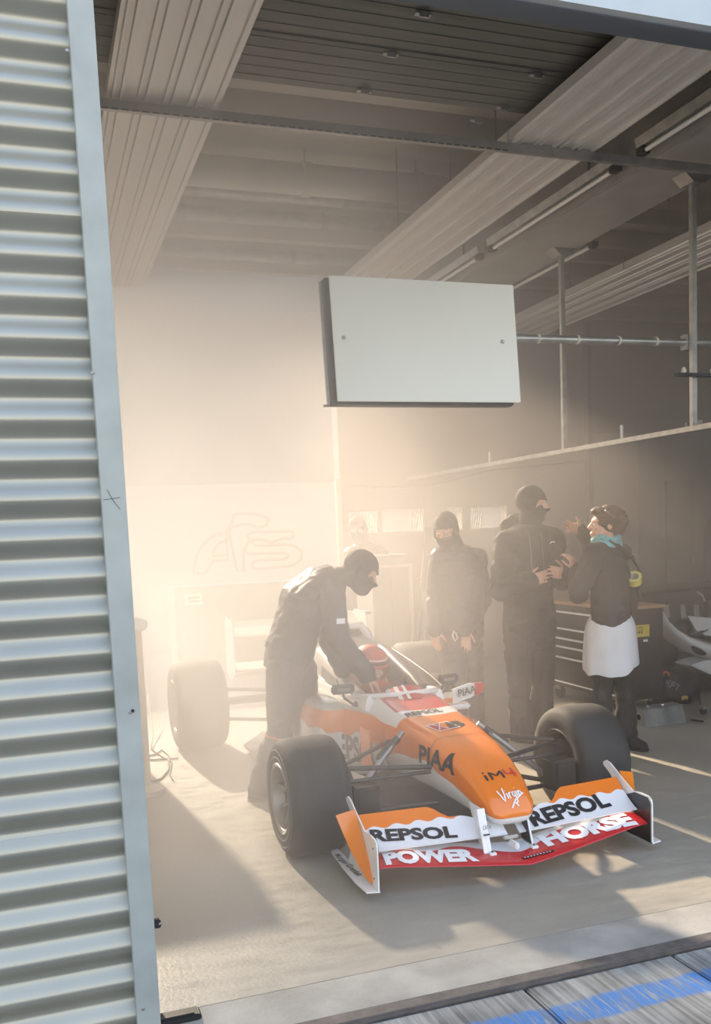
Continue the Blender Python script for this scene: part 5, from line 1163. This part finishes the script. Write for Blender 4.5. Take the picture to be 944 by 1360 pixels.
fc = thing('white_case', 'large pale case with an edge frame and small plate beyond the rear wheel', 'case', ((a.x+c_.x)/2, Y+.3, 0))
B().bb(a.x, c_.x, Y, Y+.6, .04, a.z).build('case_body', 'trailer', fc, bevel=.01)
for z0, z1 in ((a.z-.03, a.z+.012), (.03, .07)): B().bb(a.x-.01, c_.x+.01, Y-.012, Y-.001, z0, z1).build('edge_strip', 'panelA', fc, bevel=.003)
for x0 in (a.x-.01, c_.x-.03): B().bb(x0, x0+.04, Y-.014, Y-.0125, .071, a.z-.031).build('edge_strip', 'panelA', fc)
q0, q1 = at(246, 804, Y-.02), at(268, 788, Y-.02); pp = B().bb(q0.x, q1.x, Y-.02, Y-.012, q0.z, q1.z).build('name_plate', 'white', fc, bevel=.003)
for t in (.3, .65): B().bb(q0.x+.03, q1.x-.03, Y-.023, Y-.0205, lerp(q0.z, q1.z, t)-.012, lerp(q0.z, q1.z, t)+.014).build('plate_line', 'line', pp)
for x in (a.x+.1, c_.x-.1): B().bb(x-.04, x+.04, Y+.1, Y+.5, 0, .04).build('foot', 'black', fc)
struct(B().bb(3.16, 3.218, 9.66, 9.72, 0, 2.12).build('trim_4', 'offwhite', None, bevel=.004))
# ---- cable sagging across the back wall
cbl = B().tube([V3((3.3+.42*i, 9.66, 2.06-.10*math.sin(math.pi*min(1, i/4))+.03*i)) for i in range(9)], .010, 6).build('wall_cable', 'cable', None, smooth=60); tag(cbl, 'thin dark cable sagging along the back wall above the windows', 'cable')
# ---- left: work lamp stand and cable on the floor, unseen cupboard added to cast the left floor shadow
ls = thing('lamp_stand', 'white lamp stand just inside the door post at the left', 'lamp', (.56, 5.62, 0))
q = at(185, 829, 5.6); B().box(q, (.09, .06, .07), Matrix.Rotation(.4, 3, 'Y')).build('lamp_head', 'carwhite', ls, bevel=.012)
B().cyl((q.x-.01, 5.62, .05), (q.x-.01, 5.62, q.z-.02), .022, n=12).build('lamp_pole', 'offwhite', ls, smooth=40); B().lathe([(0, .10), (.03, .10), (.05, .05), (.06, .02)], (q.x-.01, 5.62, 0), (0, 0, 1), 24, caps=True).build('lamp_foot', 'offwhite', ls, smooth=40)
cp = thing('shadow_cupboard', 'tall grey cupboard added unseen behind the door post to cast the floor shadow', 'cupboard', (.25, 6.4, 0))
B().bb(-.35, .555, 6.15, 6.75, .05, 1.42).build('cupboard_body', 'panelA', cp, bevel=.008); B().bb(-.33, .10, 6.135, 6.149, .08, 1.39).build('cupboard_door', 'panelA', cp, bevel=.004); B().bb(.11, .54, 6.135, 6.149, .08, 1.39).build('cupboard_door', 'panelA', cp, bevel=.004); B().bb(-.3, .5, 6.2, 6.7, 0, .05).build('plinth', 'black', cp)
pth = [(196, 1004), (206, 1002), (215, 996), (224, 1003), (224, 1022), (214, 1034), (204, 1038), (196, 1036)]
fl_ = B().tube([at(x, y, Z=.008) for x, y in pth], .006, 6).build('floor_cable', 'cable', None, smooth=60); tag(fl_, 'thin dark cable looping on the floor beside the lamp stand', 'cable', 'loose cables by the lamp stand')
pth = [(190, 1009), (206, 1009), (222, 1008), (237, 1007)]
fl_ = B().tube([at(x, y, Z=.008) for x, y in pth], .006, 6).build('floor_cable', 'cable', None, smooth=60); tag(fl_, 'straight dark cable running from the lamp stand to the rear tyre', 'cable', 'loose cables by the lamp stand')
b = B().tube([at(198, 955, Z=.008)+V3((0, 0, .25)), at(203, 975, Z=.05), at(201, 995, Z=.008), at(212, 1003, Z=.008), at(228, 1012, Z=.008), at(225, 1028, Z=.008), at(230, 1036, Z=.008)], .005, 6).build('floor_cable', 'cable', None, smooth=60); tag(b, 'thin cable hanging from the lamp stand and curling on the floor', 'cable', 'loose cables by the lamp stand')
# ------------------------------------------------------------------ haze in the garage
hz = B().bb(-1.38, 8.58, 3.05, 9.58, .004, 3.99)
hm = bpy.data.materials.new('haze'); hm.use_nodes = True; n = hm.node_tree.nodes; l = hm.node_tree.links; n.clear()
out = n.new('ShaderNodeOutputMaterial'); vs = n.new('ShaderNodeVolumeScatter'); vs.inputs['Color'].default_value = (.93, .88, .83, 1); vs.inputs['Anisotropy'].default_value = .18
l.new(vs.outputs[0], out.inputs['Volume'])
tc = n.new('ShaderNodeTexCoord'); sx = n.new('ShaderNodeSeparateXYZ'); l.new(tc.outputs['Object'], sx.inputs[0])
def mrange(v, a, b, c, d):
    q = n.new('ShaderNodeMapRange'); q.interpolation_type = 'SMOOTHSTEP'; q.inputs[1].default_value = a; q.inputs[2].default_value = b; q.inputs[3].default_value = c; q.inputs[4].default_value = d; l.new(v, q.inputs[0]); return q.outputs[0]
def mul(a, b):
    q = n.new('ShaderNodeMath'); q.operation = 'MULTIPLY'; l.new(a, q.inputs[0])
    if isinstance(b, float): q.inputs[1].default_value = b
    else: l.new(b, q.inputs[1])
    return q.outputs[0]
nz = n.new('ShaderNodeTexNoise'); nz.inputs['Scale'].default_value = .75; nz.inputs['Detail'].default_value = 3; l.new(tc.outputs['Object'], nz.inputs['Vector'])
def ramp(v, lo, hi, pts):
    q = n.new('ShaderNodeMapRange'); q.inputs[1].default_value = lo; q.inputs[2].default_value = hi; l.new(v, q.inputs[0]); c = n.new('ShaderNodeValToRGB'); l.new(q.outputs[0], c.inputs[0]); c.color_ramp.interpolation = 'EASE'
    e = c.color_ramp.elements; e[0].position = (pts[0][0]-lo)/(hi-lo); e[0].color = (pts[0][1],)*3+(1,); e[1].position = (pts[-1][0]-lo)/(hi-lo); e[1].color = (pts[-1][1],)*3+(1,)
    for a_, v_ in pts[1:-1]: k = e.new((a_-lo)/(hi-lo)); k.color = (v_,)*3+(1,)
    return c.outputs[0]
fy = ramp(sx.outputs['Y'], 3, 10, [(3.05, .08), (3.45, .5), (4.0, 1.25), (5.3, 1.15), (6.5, .62), (8, .46), (9.5, .34)])
fyr = ramp(sx.outputs['Y'], 3, 10, [(3.6, .03), (4.4, .45), (5.2, 1.1), (6.2, 1.0), (9.5, .36)])
fl = ramp(sx.outputs['X'], -1.5, 5.5, [(.9, 1), (1.35, .72), (1.8, .34), (2.6, .03)])
fr = ramp(sx.outputs['X'], -1.5, 5.5, [(1.4, 0), (2.4, .35), (4.0, .24), (5.4, .22)])
gz = ramp(sx.outputs['Z'], 0, 4, [(0, .10), (.6, .38), (1.2, .9), (2.4, 1.2), (3.9, .9)])
zl = ramp(sx.outputs['Z'], 0, 4, [(0, .9), (1.5, 1.0), (3.9, 1.15)])
fn = mrange(nz.outputs['Fac'], .3, .7, .6, 1.3)
ad = n.new('ShaderNodeMath'); ad.operation = 'ADD'; l.new(mul(mul(fl, zl), fy), ad.inputs[0]); l.new(mul(mul(fr, gz), fyr), ad.inputs[1])
l.new(mul(mul(ad.outputs[0], fn), .42), vs.inputs['Density'])
M['haze'] = hm
ho = hz.build('haze', 'haze'); tag(ho, 'thin white smoke drifting through the garage, thickest at the left', 'haze', None, 'stuff')
ho.display_type = 'WIRE'
